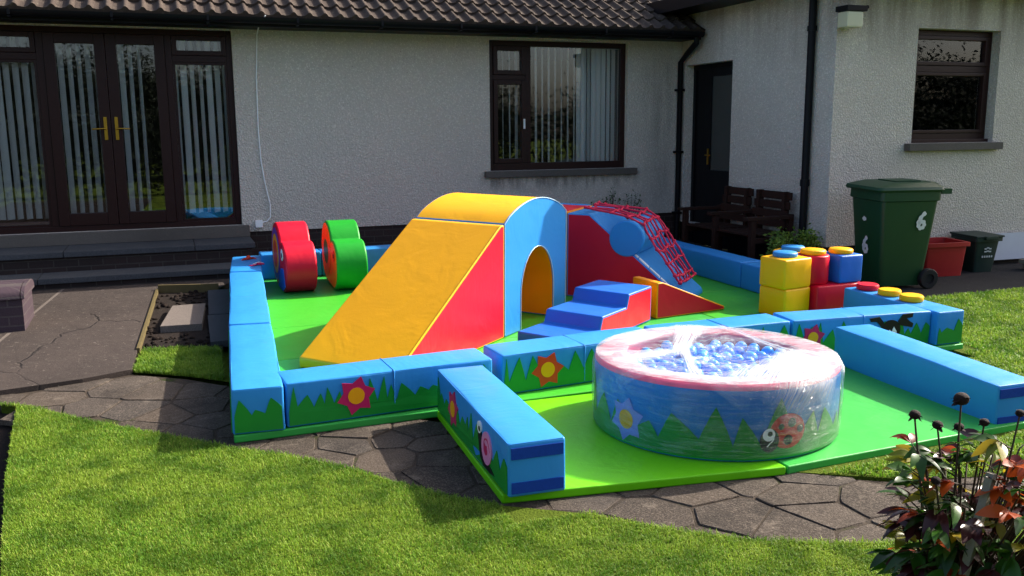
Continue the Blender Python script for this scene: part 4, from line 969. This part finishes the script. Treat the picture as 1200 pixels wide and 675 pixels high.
# rope net over the ramp (a thing of its own that lies on it)
net=empty('rope_net'); tag(net,'red knotted rope climbing net draped over the blue ramp','rope net')
pth=[(.13,NH+.03),(.36,NH+.005),(.5,NH-.01),(.62,.775),(.70,.68),(.76,.57),(.83,.46),(.90,.36),(.98,.26),(1.07,.12)]
pth=[(a*1.06,1.06*(z+(.812-NH if k<3 else 0))-.097) for k,(a,z) in enumerate(pth)][:-1]; pth=bez(pth,3); npt=len(pth)
def npnt(s,b):
    i=min(int(s*(npt-1)),npt-2); f=s*(npt-1)-i; a=pth[i];c=pth[i+1]; return Vector((a[0]+(c[0]-a[0])*f,b,a[1]+(c[1]-a[1])*f))
cols=[.05+.53*k/5 for k in range(6)]; rows=[.0,.14,.29,.42,.55,.68,.81,.93,1.0]; rd=random.Random(5)
node={}
for i,s in enumerate(rows):
    for j,b in enumerate(cols): node[i,j]=npnt(min(1,max(0,s+rd.uniform(-.018,.018))),b+rd.uniform(-.02,.02))+Vector((rd.uniform(-.012,.012),0,rd.uniform(-.004,.022)))
for j in range(6):
    mb=MB(); pts=[]
    for i in range(len(rows)-1):
        p,q=node[i,j],node[i+1,j]; pts+= [p,(p+q)/2+Vector((rd.uniform(-.008,.008),rd.uniform(-.012,.012),rd.uniform(-.004,.006)))]
    pts.append(node[len(rows)-1,j]); mb.tube(pts,.0105 if j in (0,5) else .0085,7); mb.build('rope','rope',net,smooth=80)
for i in range(len(rows)):
    mb=MB(); pts=[]
    for j in range(5):
        p,q=node[i,j],node[i,j+1]; pts+=[p,(p+q)/2+Vector((rd.uniform(-.012,.012),0,rd.uniform(-.008,.002)))]
    pts.append(node[i,5]); mb.tube(pts,.009,7); mb.build('rope','rope',net,smooth=80)
mb=MB(); mb.sphere((0,0,0),.0155,10,7,0,(1.25,1.1,.9)); mb.tube([(-.014,-.006,-.004),(0,.0,.015),(.014,.006,-.004)],.0062,6); mb.tube([(-.004,-.014,-.004),(.003,.0,.013),(.004,.014,-.004)],.0062,6); kme=mb.mesh('knot'); kme.materials.append(M['rope']); kme.polygons.foreach_set('use_smooth',[True]*len(kme.polygons))
for (i,j),p in node.items():
    k=bpy.data.objects.new('knot',kme); COL.objects.link(k); k.parent=net; k.location=p+Vector((0,0,.002)); k.rotation_euler=(rd.uniform(-.4,.4),rd.uniform(-.4,.4),rd.uniform(0,3)); f_=rd.uniform(.9,1.2); k.scale=(f_,f_,f_)
put(net,3.36,7.53,R(-46),.047)
# platform behind the arch
pf=empty('platform_block'); tag(pf,'red topped foam platform with a blue back, behind the arch','soft play platform')
softbox('platform_body',.56,NW,NH,['red','sky_blue'],pf,.012,.003,61,face_mat={(1,1):1,(1,-1):0})
mb=MB(); mb.box(-.0,.56,NW+.004,NW+.09,0,NH+.004); mb.build('back_panel','sky_blue',pf,.01)
c,s=math.cos(R(-46)),math.sin(R(-46)); put(pf,3.36-.61*c,7.53-.61*s,R(-46),.047)
# steps and slide
sp=empty('foam_steps'); tag(sp,'blue foam steps with red side in front of the net ramp','soft play steps')
pr=[(0,0),(0,.096),(.382,.096),(.382,.192),(.70,.192),(.70,.29),(1.21,.29),(1.21,0)]
pr=[(0,0),(0,.096),(.36,.096),(.40,.192),(.78,.192),(.82,.29),(1.22,.29),(1.22,0)]
prism('steps_body',pr,0,.49,['royal_blue','red','yellow'],sp,.016,3,[0,0,0,0,0,0,2,0],1,1)
put(sp,2.605,5.69,R(35),.047)
sd=empty('slide_wedge'); tag(sd,'low red and yellow foam slide at the right end of the steps','soft play slide')
prism('slide_body',[(0,0),(0,.3),(.06,.3),(.74,.03),(.74,0)],0,.33,['deep_yellow','red','royal_blue'],sd,.01,3,[0,0,2,0,0],1,1)
put(sd,3.675,6.425,R(9),.047)

# rockers
def rocker(label,outer,face,deco,x,y,rz):
    t=empty('rocker'); tag(t,label,'rocker','animal shaped foam rockers')
    c1=(.25,.235,.235); c2=(.60,.315,.30)   # front lobe (a,z,r), rear lobe
    # outline in (a,z): start bottom front, round the front lobe, notch, rear lobe, flat bottom
    d=math.hypot(c2[0]-c1[0],c2[1]-c1[1]); 
    a=(c1[2]**2-c2[2]**2+d*d)/(2*d); hh=math.sqrt(max(0,c1[2]**2-a*a)); ux,uz=(c2[0]-c1[0])/d,(c2[1]-c1[1])/d
    ix,iz=c1[0]+ux*a-uz*hh,c1[1]+uz*a+ux*hh
    t0=math.atan2(iz-c1[1],ix-c1[0]); t1=math.atan2(iz-c2[1],ix-c2[0])
    pts=[]
    for k in range(22): 
        g=R(270)-(R(270)-t0)*k/21; pts.append((c1[0]+c1[2]*math.cos(g),max(0.0,c1[1]+c1[2]*math.sin(g))))
    for k in range(1,24):
        g=t1-(t1+R(90))*k/23; pts.append((c2[0]+c2[2]*math.cos(g),max(0.0,c2[1]+c2[2]*math.sin(g))))
    Wk=.29
    o=prism('rocker_body',pts,0,Wk,[outer,face],t,.022,3,None,1,1,50)
    # local: a along +x, thickness along y. printed face at y=0
    deco(t,c1,c2); put(t,x,y,rz,.047); return t
def P0(t,poly,mat,off,par=None,name='print'): return plate(name,poly,(0,0,0),(1,0,0),(0,0,1),mat,par or t,off)
def deco1(t,c1,c2):
    a=P0(t,circ(c2[0],c2[1],.25),'purple',.003,None,'shell_ring'); P0(t,circ(c2[0],c2[1],.19),'yellow_print',.005,a,'shell_ring'); P0(t,circ(c2[0],c2[1],.13),'red_print',.007,a,'shell_ring')
    P0(t,[(.06,.08),(.2,.02),(.5,.02),(.42,.14),(.3,.22),(.14,.24)],'blue_print',.0045,None,'body_print'); e=P0(t,circ(.19,.36,.055),'white_print',.006,None,'eye'); P0(t,circ(.185,.355,.026),'black_print',.008,e,'pupil')
def deco2(t,c1,c2):
    a=P0(t,circ(c2[0],c2[1],.23),'orange',.003,None,'shell_ring'); P0(t,circ(c2[0],c2[1],.12),'green',.005,a,'shell_ring'); e=P0(t,circ(.17,.33,.05),'red_print',.006,None,'eye'); P0(t,circ(.17,.33,.022),'black_print',.008,e,'pupil')
# local +x points away from the camera (world +y), printed face towards world -x:  rz=90deg puts local y to -x, so shift and mirror by 90deg with face at y=Wk
def flip(t): 
    for ch in t.children_recursive:
        pass
def place_rocker(t,x,y,rz): put(t,x,y,rz,.047)
k1=rocker('red two lobed animal rocker with an eye, standing nearest the door steps','red','red',deco1,.98,8.40,R(90))
k2=rocker('green two lobed animal rocker with an orange face','green','orange',deco2,1.42,8.42,R(90))
for k in (k1,k2):
    for ch in k.children_recursive:
        ch.data.transform(Matrix.Scale(-1,4,(0,1,0))); ch.data.flip_normals()
put(k1,.95,8.36,R(91.5),.047); put(k2,1.41,8.32,R(90),.047)

# stacking bricks
def brick(label,L,W,H,mat,x,y,rz,z,studs=(),round_=False,ry=None,sr=.075):
    t=empty('foam_brick'); tag(t,label,'foam brick','stacked foam bricks')
    if round_:
        mb=MB(); rad=L/2; mb.lathe([(.0,0),(rad-.012,0),(rad,.012),(rad,H-.012),(rad-.004,H-.004),(rad-.014,H),(0,H+.002)],40,(L/2,L/2,0),close=False); mb.build('brick_body',mat,t,smooth=50); W=L
    else: softbox('brick_body',L,W,H,mat,t,.016,.004,hash(label)%50)
    for (sx,sy,c) in studs:
        mb=MB(); mb.lathe([(0,0),(sr-.004,0),(sr,.005),(sr,.03),(sr-.008,.038),(0,.04)],32,(sx,sy,H+.003),close=False); mb.build('stud',c,t,smooth=50)
    put(t,x,y,rz,.047+z); return t
brick('yellow foam cube at the bottom of the left stack',.31,.28,.24,'yellow',4.655,6.06,R(12),0)
brick('yellow foam cube with blue stud, on top of the other yellow cube',.315,.28,.245,'yellow',4.635,6.05,R(10),.243,((.155,.15,'sky_blue'),),sr=.1)
brick('wide red foam brick beneath the red cylinder and the blue cube',.50,.28,.245,'red',4.985,6.07,R(3),0)
brick('red foam cylinder with yellow stud on the wide red brick',.27,.27,.24,'red',4.93,6.10,R(3),.25,((.135,.135,'yellow'),),True,sr=.105)
brick('blue foam cube with yellow stud, right of the red cylinder',.25,.26,.235,'royal_blue',5.225,6.09,R(4),.25,((.12,.13,'yellow'),),sr=.1)
brick('yellow foam cylinder with blue stud, behind the red cylinder',.34,.34,.34,'yellow',4.95,6.42,R(0),.125,((.17,.17,'sky_blue'),),True,sr=.1)
brick('red foam base block under the yellow cylinder, hidden behind the wide red brick',.36,.34,.12,'red',4.94,6.42,R(0),0)

# ribbons left on the far left block
for i,(x,y,lab,mt) in enumerate(((.68,9.0,'small crumpled orange red ribbon lying on the far left blue block','red_print'),(.72,8.66,'small pink and white ribbon lying on the left blue blocks','pink_print'))):
    mb=MB(); rd=random.Random(i+3); 
    for k in range(3):
        p=[(rd.uniform(-.06,.06),rd.uniform(-.03,.03),rd.uniform(.0,.02)) for q in range(4)]; p=[(-.07,0,.004)]+p+[(.08,.02*k,.004)]; mb.tube(p,.006,5)
    if i==0: mb.sphere((0,0,.02),.025,8,6)
    else: mb.tube([(-.02,.03,.01),(.05,.05,.02),(.09,.04,.006)],.004,5,1)
    o=mb.build('ribbon',[mt,'white_print'],smooth=60); tag(o,lab,'ribbon'); put(o,x,y,R(20),.047+.258)

# ------------------------------------------------------------------ ball pool
PC=(2.73,4.13); PR=.652; PH=.375
bp_=empty('ball_pool'); tag(bp_,'round foam ball pool with ladybird print, wrapped in cling film','ball pool')
mb=MB(); RI=PR-.16
mb.lathe([(PR-.01,0),(PR,.01),(PR,PH-.02)],96,close=False); mb.build('outer_wall','pool_blue',bp_,smooth=60)
mb=MB(); prof=[(PR-.001,PH-.021),(PR-.004,PH-.008),(PR-.018,PH)]+[(PR-.018-(PR-.018-RI-.018)*k/4,PH+.006*math.sin(math.pi*k/4)) for k in range(1,5)]+[(RI+.004,PH-.008),(RI,PH-.02),(RI,.03)]
mb.lathe(prof,96,close=False); mb.build('rim','rim_pink',bp_,smooth=60)
mb=MB(); mb.lathe([(0,.028),(RI-.002,.03)],48,close=False); mb.build('pool_base','pool_blue',bp_)
def cyl_plate(name,poly,mat,parent,off,dens=.03):
    """flat print wrapped on the pool wall: (arc length from ang0, z)"""
    bm=bmesh.new(); vs=[bm.verts.new((p,z,0)) for p,z in poly]; f=bm.faces.new(vs); f.normal_update(); bmesh.ops.triangulate(bm,faces=[f],ngon_method='EAR_CLIP')
    x=min(p for p,z in poly)+dens; xe=max(p for p,z in poly)
    while x<xe:
        bmesh.ops.bisect_plane(bm,geom=bm.verts[:]+bm.edges[:]+bm.faces[:],plane_co=(x,0,0),plane_no=(1,0,0)); x+=dens
    bmesh.ops.triangulate(bm,faces=bm.faces[:])
    for v in bm.verts:
        a=v.co.x/PR; z=v.co.y; v.co=Vector(((PR+off)*math.cos(a),(PR+off)*math.sin(a),z))
    me=bpy.data.meshes.new(name); bm.to_mesh(me); bm.free(); return link(name,me,mat,parent,80)
camdir=math.atan2(-PC[1],-PC[0])      # from the pool towards the camera position
def AP(deg): return (camdir+R(deg))*PR  # arc position, positive = to the right seen from the camera
sp_=spikes(2*math.pi*PR*.9,PH*.30,PH*.84,.01,8,.15); s0=AP(-162); 
cyl_plate('grass_print',[(s0+a,z) for a,z in sp_],'grass_print',bp_,.003)
f=cyl_plate('flower_print',[(AP(-41)+a,z) for a,z in star(0,.135,.12,.08,6,.35)],'violet_print',bp_,.0045); cyl_plate('flower_centre',[(AP(-41)+a,z) for a,z in circ(0,.135,.05)],'yellow_print',f,.006)
lb=cyl_plate('ladybird_body',[(AP(33)+a,z) for a,z in circ(0,.145,.1,28,.088)],'ladybird_red',bp_,.0045)
cyl_plate('ladybird_head',[(AP(33)+a,z) for a,z in circ(-.10,.105,.05,22,.06)],'black_print',lb,.006)
for a,z,r in ((.0,.10,.026),(.02,.185,.024),(.07,.15,.02),(-.04,.17,.016)): cyl_plate('spot',[(AP(33)+p,q) for p,q in circ(a,z,r,16)],'black_print',lb,.006)
e=cyl_plate('eye',[(AP(33)+p,q) for p,q in circ(-.105,.135,.032,18)],'white_print',lb,.0075); cyl_plate('pupil',[(AP(33)+p,q) for p,q in circ(-.10,.14,.013,14)],'black_print',e,.009)
sm=bez([(-.112,.075),(-.1,.09),(-.088,.10),(-.078,.115)],3); cyl_plate('smile',[(AP(33)+a-.004,z) for a,z in sm]+[(AP(33)+a+.004,z) for a,z in reversed(sm)],'white_print',lb,.0075)
put(bp_,PC[0],PC[1],0,.047)
# balls
BR=.036; mb=MB(); mb.sphere((0,0,0),BR,20,14); bme=mb.mesh('ball'); 
pts=[]; rd=random.Random(11); tries=0
for layer,(zb,jit,cnt) in enumerate(((.245,.012,125),(.305,.02,120))):
    lay=[]; tries=0
    while len(lay)<cnt and tries<20000:
        tries+=1; a=rd.uniform(0,6.283); r=(RI-BR-.004)*math.sqrt(rd.random()); p=(r*math.cos(a),r*math.sin(a),zb+rd.uniform(-jit,jit))
        if all((p[0]-q[0])**2+(p[1]-q[1])**2+(p[2]-q[2])**2>(2*BR*.97)**2 for q in lay+pts): lay.append(p)
    pts+=lay
first=None
for p in pts:
    if first is None: o=link('ball',bme,'ball',None,180); first=o
    else: o=first.copy(); COL.objects.link(o)
    tag(o,'shiny blue plastic ball among the others filling the ball pool','ball','blue balls in the pool'); put(o,PC[0]+p[0],PC[1]+p[1],0,.047+p[2])
# cling film
rv=Vector((math.cos(camdir+R(90)),math.sin(camdir+R(90)),0)); tv=Vector((math.cos(camdir),math.sin(camdir),0))  # right / towards camera
fl=empty('cling_film'); tag(fl,'clear stretched cling film wrapped round and across the ball pool','cling film')
mb=MB(); vs=[];fs=[];n=160; uvs=[]
prof=[(PR-.02,-.0),(PR+.009,.02),(PR+.013,.08),(PR+.014,.16),(PR+.014,.24),(PR+.012,.31),(PR+.008,PH-.012),(PR-.008,PH+.006)]
def fw(a,z,amp): return amp*noise.noise(Vector((math.cos(a)*2.2,math.sin(a)*2.2,z*9)))+amp*.6*noise.noise(Vector((a*5+z*14,z*22-a*3,2)))
for i,(r,z) in enumerate(prof):
    for k in range(n+1):
        a=2*math.pi*k/n; rr=r+(fw(a,z,.006) if 0<i<7 else 0); vs.append((rr*math.cos(a),rr*math.sin(a),z+.002)); uvs.append((a*PR,z))
for i in range(len(prof)-1):
    for k in range(n): fs.append((i*(n+1)+k,i*(n+1)+k+1,(i+1)*(n+1)+k+1,(i+1)*(n+1)+k))
def with_uv(name,vs,fs,uvs,mat,parent):
    me=bpy.data.meshes.new(name); me.from_pydata(vs,[],fs); ul=me.uv_layers.new(name='UVMap')
    for lp in me.loops: ul.data[lp.index].uv=uvs[lp.vertex_index]
    return link(name,me,mat,parent,80)
with_uv('side_film',vs,fs,uvs,'film',fl)
# top sheet: tight over the rim, drooping and puckered across the mouth, torn open near the middle
vs=[];fs=[];uvs=[]; nr_=22; n=160
for i in range(nr_+1):
    q=i/nr_; r=(PR-.006)*(1-q)+.02*q
    for k in range(n+1):
        a=2*math.pi*k/n; x,y=r*math.cos(a),r*math.sin(a)
        z=PH+.012
        ins=max(0,(RI+.02-r)/(RI+.02)); z+=-.03*ins**.5+.016*noise.noise(Vector((x*5,y*5,1)))*min(1,q*6)+.008*noise.noise(Vector((a*9,q*2,7)))*min(1,q*5)
        z=max(z,PH+.008 if r>RI else .342); vs.append((x,y,z)); uvs.append((x*rv.x+y*rv.y+.25*y,(x*tv.x+y*tv.y)*.9+.12*math.sin(3*x)))
for i in range(nr_):
    for k in range(n): fs.append((i*(n+1)+k,i*(n+1)+k+1,(i+1)*(n+1)+k+1,(i+1)*(n+1)+k))
nm=sum(1 for i in range(nr_) if (PR-.006)*(1-i/nr_)+.02*i/nr_>RI+.01)*n
with_uv('rim_film',vs,fs[:nm],uvs,'film_top',fl); with_uv('mouth_film',vs,fs[nm:],uvs,'film_mouth',fl)
# bunched bands of film pulled across the top
def band(p0,p1,w0,w1,op,seed,lift=.0):
    """a gathered band of film: a creased strip that thins out to clear film at its edges"""
    p0=Vector(p0);p1=Vector(p1); d=(p1-p0); nx=Vector((-d.y,d.x,0)).normalized(); n=36;m=22; vs=[];fs=[];uvs=[];ops=[]
    for i in range(n+1):
        s=i/n; w=w0+(w1-w0)*s-.35*min(w0,w1)*math.sin(math.pi*s)
        for j in range(m+1):
            u=(j/m-.5)*2; bow=.02*noise.noise(Vector((s*2,seed,0))); c=p0+d*s+nx*(u*w+bow); r=math.hypot(c.x,c.y)
            z=PH+.016+lift-.02*max(0,1-r/RI)**.6+.007*noise.noise(Vector((u*5+seed,s*1.2,seed)))+.005*(1-u*u)
            if r>PR-.01: z=min(z,PH+.012-(r-PR+.01)*1.5); f_=min(1,(PR+.016)/r); c=c*f_
            vs.append((c.x,c.y,z)); uvs.append((s*.9,u*w*4+seed*3.1)); ops.append(op*max(0,1-abs(u)**2.2)*min(1,s*6,(1-s)*4)*(.75+.5*noise.noise(Vector((s*3,u*2,seed)))))
    for i in range(n):
        for j in range(m): fs.append((i*(m+1)+j,i*(m+1)+j+1,(i+1)*(m+1)+j+1,(i+1)*(m+1)+j))
    o=with_uv('film_band',vs,fs,uvs,'film_fold',fl); at=o.data.attributes.new('op','FLOAT','POINT'); at.data.foreach_set('value',ops); return o
def Q(a,b): 
    v=rv*a+tv*b; return (v.x,v.y,0)
band(Q(-.17,-.66),Q(-.18,.16),.13,.05,1.2,1,.004); band(Q(-.16,-.05),Q(-.60,.34),.05,.24,.9,2); band(Q(-.19,-.15),Q(-.06,.66),.04,.06,1.2,3); band(Q(-.2,-.5),Q(-.66,-.02),.06,.22,.8,9)
band(Q(.0,-.66),Q(.44,-.02),.03,.05,1.1,4,.004); band(Q(.42,-.15),Q(.24,.66),.06,.34,1.25,5); band(Q(.38,-.1),Q(.68,.15),.07,.30,1.1,6); band(Q(.40,-.1),Q(.50,.5),.04,.2,1.2,7,.003); band(Q(-.5,.45),Q(.2,.64),.06,.10,.8,8)
# loose folds down the side
mb=MB()
for (a0,z0,a1,z1,sg) in ((-50,.30,55,.27,.10),(-20,.33,60,.2,.05),(-68,.2,-5,.1,.04),(10,.05,75,.2,.02),(-75,.31,-10,.12,.06)):
    pts=[]
    for k in range(22):
        s=k/21; a=camdir+R(a0+(a1-a0)*s); z=z0+(z1-z0)*s-sg*math.sin(math.pi*s); pts.append(((PR+.018)*math.cos(a),(PR+.018)*math.sin(a),z))
    mb.tube(pts,.0013,5)
mb.build('film_crease','film_fold',fl,smooth=80)
put(fl,PC[0],PC[1],0,.047)

# ------------------------------------------------------------------ peony in the near corner
pn=empty('peony_plant',(2.335,2.09,-.02)); tag(pn,'fading peony with reddening leaves and dark dry seed heads','plant')
rd=random.Random(21)
def stem_pts(tip,base=(0,0,0)):
    b=Vector(base);t=Vector(tip); m=(b+t)/2+Vector((rd.uniform(-.03,.03),rd.uniform(-.03,.03),.04)); return [b,(b+m)/2+Vector((0,0,.01)),m,(m+t)/2,t]
e1=rv0=Vector((math.cos(R(-20.6)),math.sin(R(-20.6)),0)); e2=Vector((math.sin(R(20.6)),math.cos(R(20.6)),0))
def pp(a,b,z): v=e1*a+e2*b; return (v.x,v.y,z)
heads=[(-.03,0,.80,1.35),(-.165,.02,.745,1.0),(-.075,.05,.70,.95),(.0,.06,.69,.9),(.065,.03,.715,.85),(.16,.0,.755,.8),(.235,-.05,.77,1.0),(.30,.05,.75,.95),(-.15,-.12,.58,.85)]
heads_base=[]
for a,b,z,s in heads:
    tip=pp(a,b,z); mb=MB(); base=pp(a*.3+rd.uniform(-.03,.03),b*.3,0); mb.tube(stem_pts(tip,base),[.006,.005,.0042,.0036,.003],6); mb.build('stem','stem',pn,smooth=80); heads_base.append((base,tip))
    mb=MB(); r=.018*s; mb.sphere((tip[0],tip[1],tip[2]+r*.4),r,10,8,0,(1,1,.85))
    for k in range(9):
        g=rd.uniform(0,6.28); el=rd.uniform(-.6,.9); dv=Vector((math.cos(g)*math.cos(el),math.sin(g)*math.cos(el),math.sin(el))); c=Vector(tip)+Vector((0,0,r*.4)); q=c+dv*r*1.15; w=dv.cross(Vector((.2,.3,1))).normalized()*r*.55; 
        mb.add([c+dv*r*.5-w,c+dv*r*.5+w,q+w*.8-Vector((0,0,r*.4)),q+dv*r*.35-Vector((0,0,r*.5)),q-w*.8-Vector((0,0,r*.4))],[(0,1,2,3,4)])
    mb.build('seed_head','seed',pn,smooth=60)
def leaflet(mb,base,dirv,L,W,mi,droop=.25):
    d=Vector(dirv).normalized(); sd=d.cross(Vector((0,0,1)))
    if sd.length<.05: sd=Vector((1,0,0))
    sd.normalize(); up=sd.cross(d); tw=rd.uniform(-.7,.7); sd2=sd*math.cos(tw)+up*math.sin(tw); up2=sd2.cross(d); vs=[];fs=[]
    n=7
    for k in range(n+1):
        s=k/n; w=W*(math.sin(math.pi*min(1,s**.8*.96+.03))**.9); c=Vector(base)+d*L*s-Vector((0,0,droop*L*s*s))
        cu=.25*math.sin(3*s+tw*4)*w; vs+=[c-sd2*w+up2*(w*.2+cu),c,c+sd2*w+up2*(w*.2-cu)]
    for k in range(n): fs+=[(3*k,3*k+1,3*k+4,3*k+3),(3*k+1,3*k+2,3*k+5,3*k+4)]
    mb.add(vs,fs,mi)
mb=MB(); sm_=MB()
for k in range(250):
    g=rd.uniform(0,6.283); rr=.31*math.sqrt(rd.random()); z=rd.uniform(.18,.74)*(1-.3*(rr/.33)); a=rr*math.cos(g)+.15; b=rr*math.sin(g)*.8
    base=Vector(pp(a,b,z)); out=Vector(pp(math.cos(g),math.sin(g)*.8,0)); dv=(out+Vector((0,0,rd.uniform(-.3,.5)))+Vector((rd.uniform(-.5,.5),rd.uniform(-.5,.5),0))).normalized()
    sm_.tube([pp(a*.35,b*.35,z*.4),base-Vector((0,0,.02)),base+dv*.05],[.004,.003,.002],5)
    col=rd.choices([0,1,2,3],[.46,.22,.14,.18])[0]
    for q in range(rd.choice((3,3,5))):
        yaw=(q-1)*.65+rd.uniform(-.2,.2); dd=Matrix.Rotation(yaw,3,'Z')@dv; leaflet(mb,base+dv*.04,dd,rd.uniform(.06,.11),rd.uniform(.013,.023),col,rd.uniform(.1,.5))
for base,tip in heads_base:
    for q in range(4):
        f=rd.uniform(.45,.86); p=Vector(base).lerp(Vector(tip),f); g=rd.uniform(0,6.28); dv=Vector((math.cos(g),math.sin(g),rd.uniform(.0,.7))).normalized(); col=rd.choices([0,1,2,3],[.4,.25,.17,.18])[0]
        sm_.tube([p,p+dv*.06],[.002,.0015],5)
        for w_ in (-1,0,1): leaflet(mb,p+dv*.05,Matrix.Rotation(w_*.6+rd.uniform(-.2,.2),3,'Z')@dv,rd.uniform(.06,.11),rd.uniform(.011,.019),col,rd.uniform(.2,.7))
link('foliage',mb.mesh('foliage',recalc=False),['leaf_dark','leaf_olive','leaf_red','leaf_purple'],pn,80)
sm_.build('leaf_stalk','stem',pn,smooth=80)
mb=MB(); mb.box(-.014,.014,-.012,.012,0,.62); o=mb.build('garden_stake','stake',None,.003); o.location=(2.14,1.95,0); o.rotation_euler=(R(5),R(12),R(20)); tag(o,'weathered grey wooden stake leaning beside the peony','stake')

# ------------------------------------------------------------------ garden behind the camera (seen in the window panes)
def tree(x,y,h,r,seed,label,n=2200):
    t=empty('garden_tree',(x,y,-.05)); tag(t,label,'tree','trees across the garden'); rd=random.Random(seed); mb=MB()
    mb.tube([(0,0,0),(.05,0,h*.3),(0,.05,h*.6),(.02,0,h*.85)],[.16,.13,.08,.03],8)
    for k in range(7):
        a=rd.uniform(0,6.28); z=h*rd.uniform(.25,.6); mb.tube([(0,0,z),(r*.4*math.cos(a),r*.4*math.sin(a),z+h*.12),(r*.75*math.cos(a),r*.75*math.sin(a),z+h*.22)],[.06,.04,.015],6)
    mb.build('trunk','bark',t,smooth=60); leaf_cloud('crown','tree_leaf',t,(0,0,h*.52),r,r*.8,h*.5,n,.075,seed,.0,46); return t
for i,(x,y,h,r,lb) in enumerate(((-4.5,-11,3.9,2.3,'tree furthest left'),(-1.2,-12,4.1,2.2,'round tree second from the left'),(2.6,-12.5,3.6,2.4,'tree third from the left'),(6.5,-12,3.2,2.5,'low broad tree right of centre'),(10.5,-12.5,3.3,2.7,'bushy tree fifth from the left'),(17,-9,3.7,3.0,'tall tree third from the right'),(22,-8,3.9,3.2,'tallest tree second from the right'),(27,-7,3.6,3.2,'tree furthest right'))):
    tree(x,y,h,r,100+i,lb+' across the garden, reflected in the windows',20000)
hd=empty('hedge',(0,-4.0,0)); tag(hd,'clipped dark hedge across the garden, reflected in the windows','hedge')
mb=MB(); rd=random.Random(9)
for k in range(26000):
    q=Vector((rd.uniform(-10,32),rd.uniform(-.5,.5),rd.uniform(.0,1)**.8*2.05+.1*math.sin(k))); s=rd.uniform(.05,.1); u=Vector((rd.gauss(0,1),rd.gauss(0,1),rd.gauss(0,1))).normalized(); w=u.cross(Vector((rd.gauss(0,1),rd.gauss(0,1),rd.gauss(0,1)))).normalized()
    mb.add([q-u*s,q+w*s*.5,q+u*s,q-w*s*.5],[(0,1,2,3)])
link('foliage',mb.mesh('foliage',recalc=False),'tree_leaf',hd)
mb=MB()
for x in np.arange(-9.5,32,.8): mb.tube([(x,0,0),(x+.05,.03,.9),(x-.03,0,1.6)],[.03,.025,.012],6)
mb.build('stem','bark',hd)

# ------------------------------------------------------------------ light, sky, camera
EL,AZ=R(35),R(10)     # sun above the horizon; direction towards the sun measured from +X to +Y
sv=Vector((math.cos(EL)*math.cos(AZ),math.cos(EL)*math.sin(AZ),math.sin(EL)))
ld=bpy.data.lights.new('sun','SUN'); ld.energy=5.0; ld.angle=R(.53); ld.color=(1,.93,.82); so=bpy.data.objects.new('sun',ld); COL.objects.link(so)
so.rotation_euler=(-sv).to_track_quat('-Z','Y').to_euler(); so.location=sv*30
w=bpy.data.worlds.new('World'); S_=S; S.world=w; w.use_nodes=True; nt=w.node_tree; bg=nt.nodes['Background']
sky=nt.nodes.new('ShaderNodeTexSky'); sky.sky_type='NISHITA'; sky.sun_disc=False; sky.sun_elevation=EL; sky.sun_rotation=math.pi/2-AZ; sky.air_density=.8; sky.dust_density=4.0; sky.ozone_density=.6
nt.links.new(sky.outputs[0],bg.inputs[0]); bg.inputs[1].default_value=.15
cam=bpy.data.cameras.new('camera'); co=bpy.data.objects.new('camera',cam); COL.objects.link(co); S.camera=co
F,PI_,RO,YA=1067.3258,R(10.06039),R(-.44076),R(20.5848)
fwd=Vector((math.sin(YA)*math.cos(PI_),math.cos(YA)*math.cos(PI_),-math.sin(PI_))); r0=Vector((math.cos(YA),-math.sin(YA),0)); u0=r0.cross(fwd)
r2=r0*math.cos(RO)+u0*math.sin(RO); u2=-r0*math.sin(RO)+u0*math.cos(RO)
co.matrix_world=Matrix(((r2.x,u2.x,-fwd.x,0),(r2.y,u2.y,-fwd.y,0),(r2.z,u2.z,-fwd.z,1.65),(0,0,0,1)))
cam.sensor_width=36; cam.lens=F/1200*36; cam.clip_end=500; cam.clip_start=.05
S.render.resolution_x=1024; S.render.resolution_y=576
S.view_settings.view_transform='Standard'; S.view_settings.look='None'; S.view_settings.exposure=.95; S.view_settings.gamma=1
